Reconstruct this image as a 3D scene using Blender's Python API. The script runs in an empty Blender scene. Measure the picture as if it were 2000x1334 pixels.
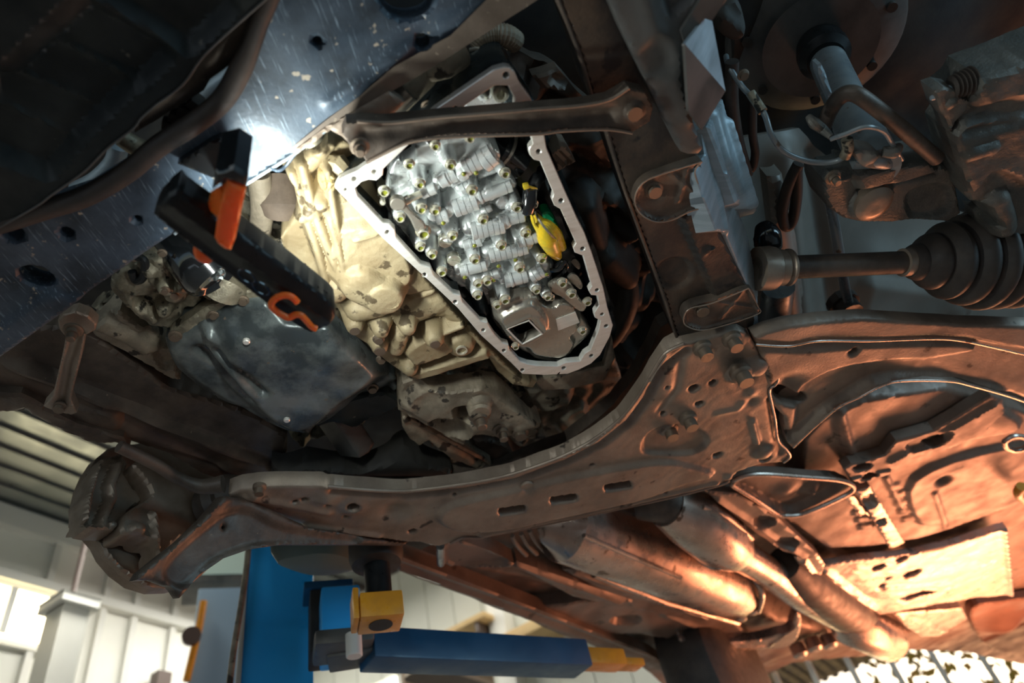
import bpy, bmesh, math, random
import numpy as np
from mathutils import Vector, Matrix
from mathutils.geometry import delaunay_2d_cdt
random.seed(3); RNG = np.random.RandomState(3)
scene = bpy.context.scene
col = scene.collection

# ------------------------------------------------------------------ camera
FPX = 1400.; ELEV = math.radians(43.8); ROLL = math.radians(15.5)
CAM = np.array([0., 0., 1.0])
FD = np.array([0, math.cos(ELEV), math.sin(ELEV)])
_R0 = np.array([1., 0, 0]); _U0 = np.cross(_R0, FD)
CU = math.sin(ROLL)*_R0 + math.cos(ROLL)*_U0
CR = math.cos(ROLL)*_R0 - math.sin(ROLL)*_U0
cd = bpy.data.cameras.new('camera'); cam = bpy.data.objects.new('camera', cd); col.objects.link(cam)
mw = Matrix(((CR[0], CU[0], -FD[0], CAM[0]), (CR[1], CU[1], -FD[1], CAM[1]), (CR[2], CU[2], -FD[2], CAM[2]), (0, 0, 0, 1)))
cam.matrix_world = mw
cd.sensor_width = 36; cd.lens = FPX/2000*36; cd.clip_start = .02; cd.clip_end = 200
cd.dof.use_dof = True; cd.dof.focus_distance = 1.13; cd.dof.aperture_fstop = 2.8; cd.dof.aperture_blades = 7
scene.camera = cam
# ------------------------------------------------------------------ exposure
scene.view_settings.view_transform = 'Standard'
scene.view_settings.look = 'None'
scene.view_settings.exposure = 0.0
scene.view_settings.gamma = 1.0
scene.view_settings.use_curve_mapping = False

def ray(x, y): return FD*FPX + CR*(x-1000.) + CU*(667.-y)
def W3(x, y, z):
    r = ray(x, y); return CAM + r*((z-CAM[2])/r[2])
def H3(x, y, dist):                    # point of a sight line at a horizontal distance
    r = ray(x, y); return CAM + r*(dist/math.hypot(r[0], r[1]))
def rad(p, rpx): return rpx*float((np.array(p)-CAM) @ FD)/FPX
LONG = np.array([math.cos(math.radians(64)), math.sin(math.radians(64)), 0.])   # the car's and the hall's long axis
LAT = np.array([LONG[1], -LONG[0], 0.])

# ------------------------------------------------------------------ world and lights
wd = bpy.data.worlds.new('sky'); scene.world = wd; wd.use_nodes = True
bg = wd.node_tree.nodes['Background']
sk = wd.node_tree.nodes.new('ShaderNodeTexSky'); sk.sky_type = 'NISHITA'; sk.sun_disc = False
sk.sun_elevation = math.radians(18); sk.sun_rotation = math.radians(24)
wd.node_tree.links.new(sk.outputs[0], bg.inputs[0]); bg.inputs[1].default_value = .10

def light(name, typ, loc, target, power, color, size=None, sy=None, spread=None, spot=None):
    ld = bpy.data.lights.new(name, typ); ld.energy = power; ld.color = color
    if typ == 'AREA':
        ld.shape = 'RECTANGLE'; ld.size = size; ld.size_y = sy or size
        if spread: ld.spread = math.radians(spread)
    elif typ == 'SPOT':
        ld.spot_size = math.radians(spot); ld.spot_blend = .6; ld.shadow_soft_size = size or .05
    elif size: ld.shadow_soft_size = size
    o = bpy.data.objects.new(name, ld); col.objects.link(o)
    o.location = loc
    o.rotation_euler = (Vector(target)-Vector(loc)).to_track_quat('-Z', 'Y').to_euler()
    o['kind'] = 'helper'
    return o
# the hand lamp's own led strip: see build_work_lamp()
# low sun pouring in through the open door behind the car's tail
light('door_sunlight', 'AREA', tuple(np.array([3.3, 6.6, 1.35])), (.6, 1.2, 1.85), 48, (1., .42, .20), 2.6, 1.6)
light('added_tail_fill', 'AREA', (1.75, 3.35, 1.25), (1.0, 2.2, 1.9), 30, (1., .33, .15), .9, .5)  # added warm fill behind the tail, no lamp stands there
sun = light('sun', 'SUN', (6, 14, 6), tuple(np.array([6., 14, 6])-np.array([math.cos(math.radians(62))*.95, math.sin(math.radians(62))*.95, .31])), 2.2, (1., .55, .28)); sun.data.angle = math.radians(1.5)
# cool daylight from the window in the hall's right wall
light('side_window_daylight', 'AREA', (3.6, -.6, 1.6), (.3, .8, 1.8), 52, (.45, .78, 1.), 2.2, 1.4)
light('added_front_fill', 'AREA', (-1.6, -2.2, 1.2), (0, .8, 1.8), 11, (.75, .88, 1.), 2.4, 1.4)  # added cool fill to lift the undertray end, no window there
# ceiling tubes of the hall
light('ceiling_tube_light', 'AREA', (-2.6, 4.4, 4.3), (-2.6, 4.4, 0), 75, (1., .97, .88), .4, 3.)
light('ceiling_tube_light', 'AREA', (-.6, 4.6, 4.3), (-.6, 4.6, 0), 35, (1., .95, .85), .4, 3.)

# ------------------------------------------------------------------ materials
def ramp(nt, a, b, fac, ca=(0, 0, 0, 1), cb=(1, 1, 1, 1)):
    r = nt.nodes.new('ShaderNodeValToRGB'); r.color_ramp.elements[0].position = a; r.color_ramp.elements[1].position = b
    r.color_ramp.elements[0].color = ca; r.color_ramp.elements[1].color = cb
    nt.links.new(fac, r.inputs[0]); return r.outputs[0]
def mix(nt, fac, a, b):
    m = nt.nodes.new('ShaderNodeMix'); m.data_type = 'RGBA'
    if isinstance(fac, float): m.inputs[0].default_value = fac
    else: nt.links.new(fac, m.inputs[0])
    for i, v in ((6, a), (7, b)):
        if isinstance(v, tuple): m.inputs[i].default_value = (*v, 1)
        else: nt.links.new(v, m.inputs[i])
    return m.outputs[2]
def M(name, c1, c2=None, rough=.6, metal=0., scale=14., lo=.42, hi=.6, c3=None, s3=60., t3=.62, bump=.15, bs=180., scratch=None, rv=.12, coat=0., stretch=None, wave=None):
    m = bpy.data.materials.new(name); m.use_nodes = True; nt = m.node_tree
    b = nt.nodes['Principled BSDF']
    tc = nt.nodes.new('ShaderNodeTexCoord'); vec = tc.outputs['Object']
    if stretch:
        mp = nt.nodes.new('ShaderNodeMapping'); mp.inputs['Scale'].default_value = stretch; mp.inputs['Rotation'].default_value = (0, 0, math.radians(64))
        nt.links.new(vec, mp.inputs[0]); svec = mp.outputs[0]
    else: svec = vec
    def noise(sc, det=5, v=vec, rg=.55):
        n = nt.nodes.new('ShaderNodeTexNoise'); n.inputs['Scale'].default_value = sc; n.inputs['Detail'].default_value = det; n.inputs['Roughness'].default_value = rg
        nt.links.new(v, n.inputs['Vector']); return n.outputs['Fac']
    c = (*c1,) if c2 is None else None
    base = c1
    if c2 is not None: base = mix(nt, ramp(nt, lo, hi, noise(scale, 6, svec, .62)), c1, c2)
    if c3 is not None: base = mix(nt, ramp(nt, t3, t3+.04, noise(s3, 4)), base, c3)
    if scratch is not None:
        mp = nt.nodes.new('ShaderNodeMapping'); mp.inputs['Scale'].default_value = (1, .06, 1); mp.inputs['Rotation'].default_value = (0, 0, math.radians(-35))
        nt.links.new(vec, mp.inputs[0])
        base = mix(nt, ramp(nt, .60, .72, noise(420, 3, mp.outputs[0])), base, scratch)
    if isinstance(base, tuple): b.inputs['Base Color'].default_value = (*base, 1)
    else: nt.links.new(base, b.inputs['Base Color'])
    b.inputs['Metallic'].default_value = metal
    if rv:
        r = ramp(nt, .3, .7, noise(scale*2.3, 4), (max(rough-rv, .04),)*3+(1,), (min(rough+rv, 1),)*3+(1,))
        nt.links.new(r, b.inputs['Roughness'])
    else: b.inputs['Roughness'].default_value = rough
    if coat: b.inputs['Coat Weight'].default_value = coat
    if bump:
        bn = nt.nodes.new('ShaderNodeBump'); bn.inputs['Strength'].default_value = bump; bn.inputs['Distance'].default_value = .003
        nt.links.new(noise(bs, 5, vec, .6), bn.inputs['Height']); nt.links.new(bn.outputs[0], b.inputs['Normal'])
    return m
def emit(name, c, s):
    m = bpy.data.materials.new(name); m.use_nodes = True; b = m.node_tree.nodes['Principled BSDF']
    b.inputs['Base Color'].default_value = (*c, 1); b.inputs['Emission Color'].default_value = (*c, 1); b.inputs['Emission Strength'].default_value = s
    return m
MT = dict(
 beam=M('worn_blue_black_paint', (.014, .024, .036), (.075, .11, .155), .46, .12, 9, .38, .64, (.42, .36, .28), 75, .65, .12, 240, scratch=(.20, .27, .34)),
 beamdirt=M('dusty_brown_paint', (.10, .075, .055), (.17, .13, .10), .6, .1, 10, .4, .62, (.3, .24, .18), 90, .66),
 tan=M('dusty_cast_aluminium', (.27, .205, .115), (.36, .29, .175), .58, .15, 16, .4, .6, (.09, .065, .035), 30, .60, .35, 260),
 olive=M('grimy_cast_metal', (.16, .14, .10), (.34, .30, .22), .45, .5, 26, .40, .62, (.03, .028, .022), 34, .58, .5, 160),
 case=M('grey_brown_casting', (.20, .165, .12), (.36, .30, .22), .6, .2, 22, .4, .62, (.05, .04, .03), 30, .60, .4, 200),
 flange=M('machined_aluminium', (.80, .78, .73), (.68, .65, .58), .36, .45, 12, .4, .7, bump=.03, bs=500, stretch=(1, 14, 1)),
 cavity=M('oily_shaded_casting', (.025, .035, .04), (.055, .07, .075), .22, .5, 14, .4, .6, bump=.15, bs=90),  # oil-wet casting, darkened: the recess shade is put into the colour
 silver=M('sand_cast_aluminium', (.80, .83, .82), (.64, .67, .67), .30, .6, 30, .4, .62, bump=.16, bs=900, rv=.06),
 silverp=M('smooth_pressed_metal', (.42, .39, .33), (.34, .31, .26), .30, .7, 9, .4, .6, bump=.03),
 bolt=M('zinc_bolt_metal', (.80, .78, .66), (.66, .64, .52), .20, .7, 120, .4, .6, bump=.0, rv=.05),
 oil=M('greenish_oil', (.15, .16, .018), None, .06, .0, bump=0, rv=0, coat=.6),
 brown=M('dusty_brown_steel', (.20, .15, .115), (.31, .245, .19), .48, .35, 9, .38, .62, (.05, .038, .03), 20, .66, .18, 220),
 brownd=M('dark_brown_steel', (.065, .05, .04), (.14, .105, .08), .5, .3, 12, .4, .62, (.22, .17, .12), 120, .70, .2, 200),
 rail=M('dark_greased_steel', (.035, .032, .030), (.12, .085, .06), .52, .3, 9, .42, .64, (.02, .02, .02), 16, .6, .2, 200),
 boltd=M('rusty_bolt_steel', (.24, .18, .13), (.13, .10, .075), .45, .6, 60, .4, .6, bump=.3, bs=300),
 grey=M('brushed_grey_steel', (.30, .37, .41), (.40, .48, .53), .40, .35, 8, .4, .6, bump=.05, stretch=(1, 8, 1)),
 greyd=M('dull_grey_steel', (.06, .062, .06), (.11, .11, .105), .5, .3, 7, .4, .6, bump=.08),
 black=M('black_plastic', (.007, .008, .009), (.012, .013, .014), .36, 0, 20, .4, .6, bump=.08, bs=500),
 tray=M('black_undertray_plastic', (.010, .014, .015), (.035, .04, .038), .42, 0, 9, .45, .7, (.12, .11, .09), 50, .70, .1, 300),
 gloss=M('glossy_black_plastic', (.008, .009, .01), None, .16, 0, bump=0, rv=0, coat=.4),
 rubber=M('brown_black_rubber', (.03, .024, .02), (.05, .038, .03), .6, 0, 20, .4, .6, bump=.1),
 orange=M('orange_plastic', (1., .17, .025), (.95, .14, .018), .33, 0, 30, .4, .7, bump=0),
 yellow=M('yellow_harness_plastic', (.75, .50, .02), (.55, .42, .03), .28, 0, 60, .4, .6, bump=.1),
 green=M('green_plastic', (.01, .32, .12), None, .3, 0, bump=0, rv=0),
 pan=M('blue_grey_painted_steel', (.045, .055, .058), (.20, .225, .22), .34, .3, 11, .40, .62, (.16, .12, .085), 60, .68, .1, 200),
 rust=M('ochre_rust', (.45, .33, .14), (.28, .20, .09), .8, 0, 60, .4, .6, bump=.8, bs=300),
 dark=M('near_black_metal', (.012, .012, .012), (.03, .027, .022), .7, 0, 9, .4, .6, bump=.1),  # near-black; darkness inside bay and arches is put into the colour
 dark2=M('dim_brown_metal', (.022, .017, .013), (.06, .045, .033), .6, .1, 9, .4, .6, bump=.3, bs=60),
 floorpan=M('underbody_sealer', (.17, .115, .085), (.28, .20, .155), .46, .25, 6, .38, .62, (.10, .07, .05), 16, .64, .15, 120),
 shield=M('aluminium_heat_shield', (.45, .38, .33), (.60, .52, .46), .32, .7, 9, .4, .6, (.22, .17, .14), 30, .64, .25, 60),
 exh=M('exhaust_steel', (.42, .32, .26), (.58, .47, .40), .30, .75, 9, .4, .6, (.16, .11, .08), 20, .65, .08),
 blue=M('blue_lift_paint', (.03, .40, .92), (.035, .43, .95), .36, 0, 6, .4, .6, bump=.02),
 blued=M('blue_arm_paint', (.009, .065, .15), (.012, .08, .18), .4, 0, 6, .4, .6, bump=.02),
 amber=M('amber_paint', (.72, .30, .02), (.62, .25, .02), .35, 0, 20, .4, .6, bump=.02),
 wall=M('pale_wall_panel', (.66, .68, .62), (.72, .73, .67), .6, 0, 1.2, .4, .6, bump=0),
 wallw=M('cream_wall_panel', (.76, .76, .70), (.82, .82, .76), .6, 0, 1.2, .4, .6, bump=0),
 ceil=M('corrugated_ceiling_metal', (.17, .19, .195), (.20, .22, .225), .38, .5, 2, .4, .6, bump=0),
 frame=M('brown_window_frame', (.10, .07, .06), None, .5, 0, bump=0, rv=0),
 floor=M('workshop_concrete', (.30, .29, .27), (.38, .36, .33), .7, 0, 2, .4, .6, bump=.1, bs=20),
 white=M('off_white_paint', (.7, .7, .66), None, .5, 0, bump=0, rv=0),
 wood=M('pale_wood', (.55, .38, .18), (.62, .45, .22), .6, 0, 5, .4, .6, bump=.05, bs=30),
 disc=M('grey_brown_brake_steel', (.22, .165, .12), (.31, .245, .19), .42, .5, 12, .4, .6, bump=.1),
 cast=M('rough_cast_iron', (.10, .10, .09), (.17, .16, .14), .5, .5, 14, .4, .6, (.28, .26, .22), 160, .68, .4, 240),
 strut=M('grey_strut_paint', (.16, .19, .21), (.24, .27, .28), .32, .3, 9, .4, .6, (.14, .10, .07), 30, .64, .08),
 inner=M('inner_fender_paint', (.15, .135, .115), (.20, .18, .155), .5, .1, 4, .4, .6, bump=.05),
 red=M('red_brown_sheet', (.16, .075, .045), (.22, .11, .07), .5, .2, 5, .4, .6, bump=.1),
)
MT['glow'] = emit('bright_daylight_pane', (1., .96, .80), 5.)
MT['glowy'] = emit('sunlit_pane', (1., .84, .50), 9.)
MT['led'] = emit('led_strip', (.9, .97, 1.), 30.)

_b = MT['orange'].node_tree.nodes['Principled BSDF']; _b.inputs['Subsurface Weight'].default_value = .7; _b.inputs['Subsurface Radius'].default_value = (.03, .008, .003); _b.inputs['Subsurface Scale'].default_value = 1.
for _k in ('black', 'tray'): MT[_k].node_tree.nodes['Principled BSDF'].inputs['Specular IOR Level'].default_value = .25
# ------------------------------------------------------------------ object helpers
WL = {}
def reg(o, loc, parent):
    o.parent = parent
    pl = WL.get(parent.name, Vector((0, 0, 0))) if parent else Vector((0, 0, 0))
    o.location = Vector(loc)-pl; WL[o.name] = Vector(loc)
def tag(o, label=None, cat=None, group=None, kind=None):
    if label: o['label'] = label
    if cat: o['category'] = cat
    if group: o['group'] = group
    if kind: o['kind'] = kind
    return o
def thing(name, label, cat, at, group=None):
    o = bpy.data.objects.new(name, None); col.objects.link(o); o.empty_display_size = .02
    reg(o, Vector(at), None); return tag(o, label, cat, group)
def finish(name, me, mat, parent=None, angle=32, center=True):
    me.materials.append(MT[mat] if isinstance(mat, str) else mat)
    n = len(me.vertices); co = np.empty(n*3); me.vertices.foreach_get('co', co); co = co.reshape(-1, 3)
    c = (co.min(0)+co.max(0))/2 if center else np.zeros(3)
    me.vertices.foreach_set('co', (co-c).ravel())
    me.polygons.foreach_set('use_smooth', [True]*len(me.polygons)); me.update()
    me.set_sharp_from_angle(angle=math.radians(angle))
    o = bpy.data.objects.new(name, me); col.objects.link(o); reg(o, Vector(c), parent); return o
def mesh(name, vs, fs, mat, parent=None, angle=32):
    me = bpy.data.meshes.new(name); me.from_pydata([tuple(map(float, v)) for v in vs], [], fs); me.update()
    return finish(name, me, mat, parent, angle)
def fixn(o):
    bm = bmesh.new(); bm.from_mesh(o.data); bmesh.ops.recalc_face_normals(bm, faces=bm.faces); bm.to_mesh(o.data); bm.free(); return o

class Pl:
    """a plane: a height, or three (x, y, z) anchors"""
    def __init__(s, spec, off=0.):
        if isinstance(spec, (int, float)):
            s.o = np.array([0., 0., spec]); s.n = np.array([0, 0, 1.])
        else:
            a, b, c = [np.array(q) if len(q) == 3 and isinstance(q, np.ndarray) else W3(*q) for q in spec]
            n = np.cross(b-a, c-a); n /= np.linalg.norm(n)
            if n @ (a-CAM) < 0: n = -n
            s.o = a; s.n = n
        u = np.array([1., 0, 0]) if abs(s.n[0]) < .9 else np.array([0, 1., 0])
        u = u-s.n*(u@s.n); s.u = u/np.linalg.norm(u); s.v = np.cross(s.n, s.u)
    def at(s, x, y, drop=0.):
        r = ray(x, y); o = s.o-s.n*drop
        return CAM+r*(((o-CAM)@s.n)/(r@s.n))
    def loc(s, x, y, drop=0.):
        q = s.at(x, y, drop)-s.o; return np.array([q@s.u, q@s.v])
    def world(s, uvw): return s.o+np.outer(uvw[:, 0], s.u)+np.outer(uvw[:, 1], s.v)+np.outer(uvw[:, 2], s.n)

def catmull(p, closed, k=6):
    p = np.array(p, float); n = len(p); out = []
    rng_ = range(n) if closed else range(n-1)
    for i in rng_:
        if closed: a, b, c, d = p[(i-1) % n], p[i], p[(i+1) % n], p[(i+2) % n]
        else: a, b, c, d = p[max(i-1, 0)], p[i], p[i+1], p[min(i+2, n-1)]
        for j in range(k):
            t = j/k; out.append(.5*((2*b)+(c-a)*t+(2*a-5*b+4*c-d)*t*t+(3*b-a-3*c+d)*t**3))
    if not closed: out.append(p[-1])
    return np.array(out)
def resample(p, step):
    p = np.array(p); q = []
    for i in range(len(p)):
        a, b = p[i], p[(i+1) % len(p)]; L = np.linalg.norm(b-a); k = max(1, int(round(L/step)))
        for j in range(k): q.append(a+(b-a)*j/k)
    return np.array(q)
def segd(X, A, B):
    d = B-A; L = max(float(d@d), 1e-14); t = np.clip(((X-A)@d)/L, 0, 1); return np.linalg.norm(X-(A+t[:, None]*d), axis=1)
def polyd(X, P_, closed=True):
    D = np.full(len(X), 1e9); n = len(P_)
    for i in range(n if closed else n-1): D = np.minimum(D, segd(X, P_[i], P_[(i+1) % n]))
    return D
def inside(X, P_):
    r = np.zeros(len(X), bool); n = len(P_)
    for i in range(n):
        a, b = P_[i], P_[(i+1) % n]
        c = ((a[1] > X[:, 1]) != (b[1] > X[:, 1]))
        xx = (b[0]-a[0])*(X[:, 1]-a[1])/((b[1]-a[1]) or 1e-12)+a[0]
        r ^= c & (X[:, 0] < xx)
    return r
# relief features (pixel coordinates are sight lines onto the piece's own plane; lengths in metres)
def cap(pts, drop, r, k=1., sl=4.): return ('cap', pts, drop, r, k, sl)
def poly(pts, drop, sl=2., sm=False): return ('poly', pts, drop, sl, sm)
def dent(pts, depth, sl=2., sm=False): return ('dent', pts, depth, sl, sm)
def bump(x, y, amp, r): return ('bump', x, y, amp, r)
def line(pts, amp, w): return ('line', pts, amp, w)
def rough(amp, sc): return ('rough', amp, sc)
RES = .003
def relief(pl, X, feats):
    D = np.zeros(len(X))
    for f in feats:
        t = f[0]
        if t == 'cap':
            _, pts, drop, r, k, sl = f
            P_ = np.array([pl.loc(*p, drop) for p in pts])
            d = polyd(X, P_, False) if len(P_) > 1 else np.linalg.norm(X-P_[0], axis=1)
            sl = min(sl, max(.6, drop/(1.3*RES))); q = np.clip(d/r, 0, 1); D = np.maximum(D, drop-r*k*(1-np.sqrt(1-q*q))-sl*np.maximum(0, d-r))
        elif t in ('poly', 'dent'):
            _, pts, drop, sl, sm = f
            sgn = 1 if t == 'poly' else -1; sl = min(sl, max(.3, abs(drop)/(1.6*RES)))
            P_ = np.array([pl.loc(*p, drop*(sgn > 0)) for p in pts])
            if sm: P_ = catmull(P_, True, 4)
            d = np.where(inside(X, P_), 0, polyd(X, P_))
            if sgn > 0: D = np.maximum(D, drop-sl*d)
            else: D = np.minimum(D, -drop+sl*d)
        elif t == 'bump':
            P_ = pl.loc(f[1], f[2]); d = np.linalg.norm(X-P_, axis=1); D = D+f[3]*np.exp(-(d/f[4])**2)
        elif t == 'line':
            P_ = np.array([pl.loc(*p) for p in f[1]]); D = D+f[2]*np.exp(-(polyd(X, P_, False)/max(f[3], 1.25*RES))**2)
        elif t == 'rough':
            a, s = f[1], f[2]
            D = D+a*(np.sin(X[:, 0]*s+1.3*np.sin(X[:, 1]*s*.7))*np.sin(X[:, 1]*s*1.13+1.7*np.sin(X[:, 0]*s*.6)))
    return D
def sheet(name, outline, plane, feats=(), res=.006, wall=.02, holes=(), mat='brown', parent=None, smooth=False, bevel=0., angle=32, wallin=0.):
    """a pressed or cast piece: an outline with holes, filled with a fine mesh that carries real relief, and its edge turned up by wall"""
    global RES
    RES = res
    pl = plane if isinstance(plane, Pl) else Pl(plane)
    O = np.array([pl.loc(*p) for p in outline])
    if smooth: O = catmull(O, True, 5)
    O = resample(O, res)
    HS = []
    for h in holes:
        if len(h) == 3 and not isinstance(h[0], tuple):
            dr = float(-relief(pl, pl.loc(h[0], h[1])[None], feats)[0]) if feats else 0.
            c = pl.loc(h[0], h[1], -dr); r = rad(pl.at(h[0], h[1]), h[2]); n = max(10, min(28, int(6.3*r/res)))
            HS.append(np.array([c+r*np.array([math.cos(a), math.sin(a)]) for a in np.linspace(0, 2*math.pi, n, endpoint=False)]))
        else:
            cx = np.mean([p[0] for p in h]); cy = np.mean([p[1] for p in h]); dr = float(relief(pl, pl.loc(cx, cy)[None], feats)[0]) if feats else 0.
            HS.append(resample(catmull(np.array([pl.loc(*p, dr) for p in h]), True, 4), res))
    lo, hi = O.min(0), O.max(0)
    gx, gy = np.meshgrid(np.arange(lo[0], hi[0], res), np.arange(lo[1], hi[1], res*.87))
    gx = gx+(np.arange(gx.shape[0]) % 2)[:, None]*res*.5
    G = np.stack([gx.ravel(), gy.ravel()], 1)
    G = G[inside(G, O)]; G = G[polyd(G, O) > res*.45]
    for h in HS:
        if len(G): G = G[~inside(G, h)]; G = G[polyd(G, h) > res*.35]
    V = [O]; E = [(i, (i+1) % len(O)) for i in range(len(O))]; k = len(O)
    for h in HS:
        E += [(k+i, k+(i+1) % len(h)) for i in range(len(h))]; V.append(h); k += len(h)
    V.append(G); V = np.concatenate(V)
    v2, e2, f2, *_ = delaunay_2d_cdt([Vector(v) for v in V], E, [], 0, 1e-7)
    X = np.array([v[:] for v in v2]); F = np.array([tuple(f) for f in f2 if len(f) == 3])
    cen = X[F].mean(1); ok = inside(cen, O)
    for h in HS: ok &= ~inside(cen, h)
    F = F[ok]
    D = relief(pl, X, feats)
    if bevel:
        d = polyd(X, O)
        for h in HS: d = np.minimum(d, polyd(X, h)*1.0)
        q = np.clip(1-d/bevel, 0, 1); D = D-bevel*(1-np.sqrt(1-q*q))
    W = pl.world(np.column_stack([X, -D]))
    ed = {}
    for a, b, c in F:
        for e in ((a, b), (b, c), (c, a)):
            kk = (min(e), max(e)); ed[kk] = None if kk in ed else e
    be = [e for e in ed.values() if e]
    fs = [(int(c), int(b), int(a)) for a, b, c in F]
    vs = [tuple(w) for w in W]; m = {}
    cxy = X.mean(0)
    for a, b in be:
        for q in (a, b):
            if q not in m: m[q] = len(vs); vs.append(tuple(W[q]+pl.n*wall))
        fs.append((int(a), int(b), m[b], m[a]))
    me = bpy.data.meshes.new(name); me.from_pydata(vs, [], fs); me.validate(); me.update()
    return finish(name, me, mat, parent, angle)
def tube(name, pts, radii, mat, parent=None, n=20, smooth=False, capend=True, squash=None, angle=35):
    pts = np.array(pts, float)
    if np.isscalar(radii): radii = [radii]*len(pts)
    if smooth:
        radii = np.interp(np.linspace(0, len(pts)-1, (len(pts)-1)*6+1), range(len(pts)), radii); pts = catmull(pts, False, 6)
    vs = []; fs = []; u = None
    for i, p in enumerate(pts):
        t = pts[min(i+1, len(pts)-1)]-pts[max(i-1, 0)]
        if np.linalg.norm(t) < 1e-9: t = pts[-1]-pts[0]
        t = t/np.linalg.norm(t)
        if u is None: u = np.cross(t, [0, 0, 1.]) if abs(t[2]) < .9 else np.cross(t, [1., 0, 0])
        u = u-t*(u@t); u /= np.linalg.norm(u); w = np.cross(t, u)
        for k in range(n):
            a = 2*math.pi*k/n; vs.append(p+radii[i]*(math.cos(a)*u+math.sin(a)*w*(squash or 1)))
    for i in range(len(pts)-1):
        for k in range(n):
            a = i*n+k; b = i*n+(k+1) % n; fs.append((a, b, b+n, a+n))
    if capend: fs.append(tuple(range(n-1, -1, -1))); fs.append(tuple(range((len(pts)-1)*n, len(pts)*n)))
    return mesh(name, vs, fs, mat, parent, angle)
def turned(name, a, axis, prof, mat, parent=None, n=28, angle=32):
    """lathe: prof = [(distance along axis, radius)]"""
    ax = np.array(axis, float); ax /= np.linalg.norm(ax)
    u = np.cross(ax, [0, 0, 1.]) if abs(ax[2]) < .9 else np.cross(ax, [1., 0, 0]); u /= np.linalg.norm(u); w = np.cross(ax, u)
    vs = []; fs = []
    for s, r in prof:
        for k in range(n):
            t = 2*math.pi*k/n; vs.append(np.array(a)+ax*s+max(r, 1e-5)*(math.cos(t)*u+math.sin(t)*w))
    for i in range(len(prof)-1):
        for k in range(n):
            p = i*n+k; q = i*n+(k+1) % n; fs.append((p, q, q+n, p+n))
    fs.append(tuple(range(n-1, -1, -1))); fs.append(tuple(range((len(prof)-1)*n, len(prof)*n)))
    return fixn(mesh(name, vs, fs, mat, parent, angle))
def box(name, c, ax, ay, az, sx, sy, sz, mat, parent=None, bev=0., angle=32):
    bm = bmesh.new(); bmesh.ops.create_cube(bm, size=1)
    R = np.column_stack([ax, ay, az])
    for v in bm.verts: v.co = Vector(R@(np.array(v.co)*[sx, sy, sz])+np.array(c))
    if bev: bmesh.ops.bevel(bm, geom=bm.edges[:], offset=bev, segments=2, affect='EDGES', profile=.6)
    bmesh.ops.recalc_face_normals(bm, faces=bm.faces)
    me = bpy.data.meshes.new(name); bm.to_mesh(me); bm.free(); return finish(name, me, mat, parent, angle)
def rim(parent, pts, plane, drop, r, mat, name='rolled_edge', smooth=False):
    pl = plane if isinstance(plane, Pl) else Pl(plane)
    q = np.array([pl.at(x, y, drop) for x, y in pts])
    return tube(name, q, r, mat, parent, 8, smooth)
Z = np.array([0, 0, 1.]); XA = np.array([1., 0, 0]); YA = np.array([0, 1., 0])
# shared bolt meshes, head pointing down; radius 1
def bolt_mesh(name, cup, mat, flange=1.32, tall=1.0, stud=0):
    vs = []; fs = []; n = 18
    def ring(r, z, hexa=False):
        s = len(vs)
        for k in range(n):
            a = 2*math.pi*k/n; rr = r
            if hexa: rr = r*math.cos(math.pi/6)/math.cos(((a+math.pi/6) % (math.pi/3))-math.pi/6)
            vs.append((rr*math.cos(a), rr*math.sin(a), z))
        return s
    R = [ring(flange, .9+tall*.2), ring(flange, .25*tall+.55), ring(flange*.9, .45*tall+.25), ring(1, .42*tall+.2, True), ring(1, .12, True), ring(.88, 0)]
    R += [ring(.70, 0), ring(.62, .34), ring(.0001, .38)] if cup else ([ring(.62, 0), ring(.62, -.9), ring(.5, -1.), ring(.0001, -1.)] if stud else [ring(.0001, 0)])
    for a, b in zip(R, R[1:]):
        for k in range(n): fs.append((a+k, b+k, b+(k+1) % n, a+(k+1) % n))
    me = bpy.data.meshes.new(name); me.from_pydata(vs, [], fs); me.update()
    me.materials.append(MT[mat]); me.polygons.foreach_set('use_smooth', [True]*len(me.polygons)); me.set_sharp_from_angle(angle=math.radians(30))
    bm = bmesh.new(); bm.from_mesh(me); bmesh.ops.recalc_face_normals(bm, faces=bm.faces); bm.to_mesh(me); bm.free()
    if cup and mat == 'bolt' and tall > 1.2:
        me.materials.append(MT['oil'])
        for p in me.polygons:
            if p.index >= 7*n: p.material_index = 1
    return me
BM = dict(valve=bolt_mesh('cup_bolt', True, 'bolt', 1.28, 2.0), plain=bolt_mesh('hex_bolt', False, 'boltd'), stud=bolt_mesh('stud_bolt', False, 'boltd', stud=1), zinc=bolt_mesh('zinc_plug', True, 'bolt', 1.5))
def bolt(parent, x, y, z, rpx, kind='plain', name='bolt', squash=1., plane=None):
    p = W3(x, y, z) if plane is None else plane.at(x, y, z); r = rad(p, rpx)
    o = bpy.data.objects.new(name, BM[kind]); col.objects.link(o); reg(o, Vector(p), parent); o.scale = (r, r, r*squash)
    if plane is not None: o.rotation_euler = Vector(plane.n).to_track_quat('Z', 'Y').to_euler()
    else: o.rotation_euler = (0, 0, (x*7+y*3) % 6)
    return o

# ================================================================== THE SETTING: the workshop hall
CZ = 4.6
A0 = np.array([-4.12, 4.10, 0.]); WA = math.radians(66); WD = np.array([math.cos(WA), math.sin(WA), 0.]); WN = np.array([WD[1], -WD[0], 0.])
def struct(o): o['kind'] = 'structure'; return o
def wallq(name, a, b, z0, z1, mat, t=.12, out=None):
    d = b-a; L = np.linalg.norm(d); d = d/L; n = np.array([d[1], -d[0], 0]) if out is None else out
    return box(name, (a+b)/2+Z*(z0+z1)/2+n*t/2, d, n, Z, L, t, z1-z0, mat)
corner = A0+WD*3.2
backdir = WN
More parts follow.
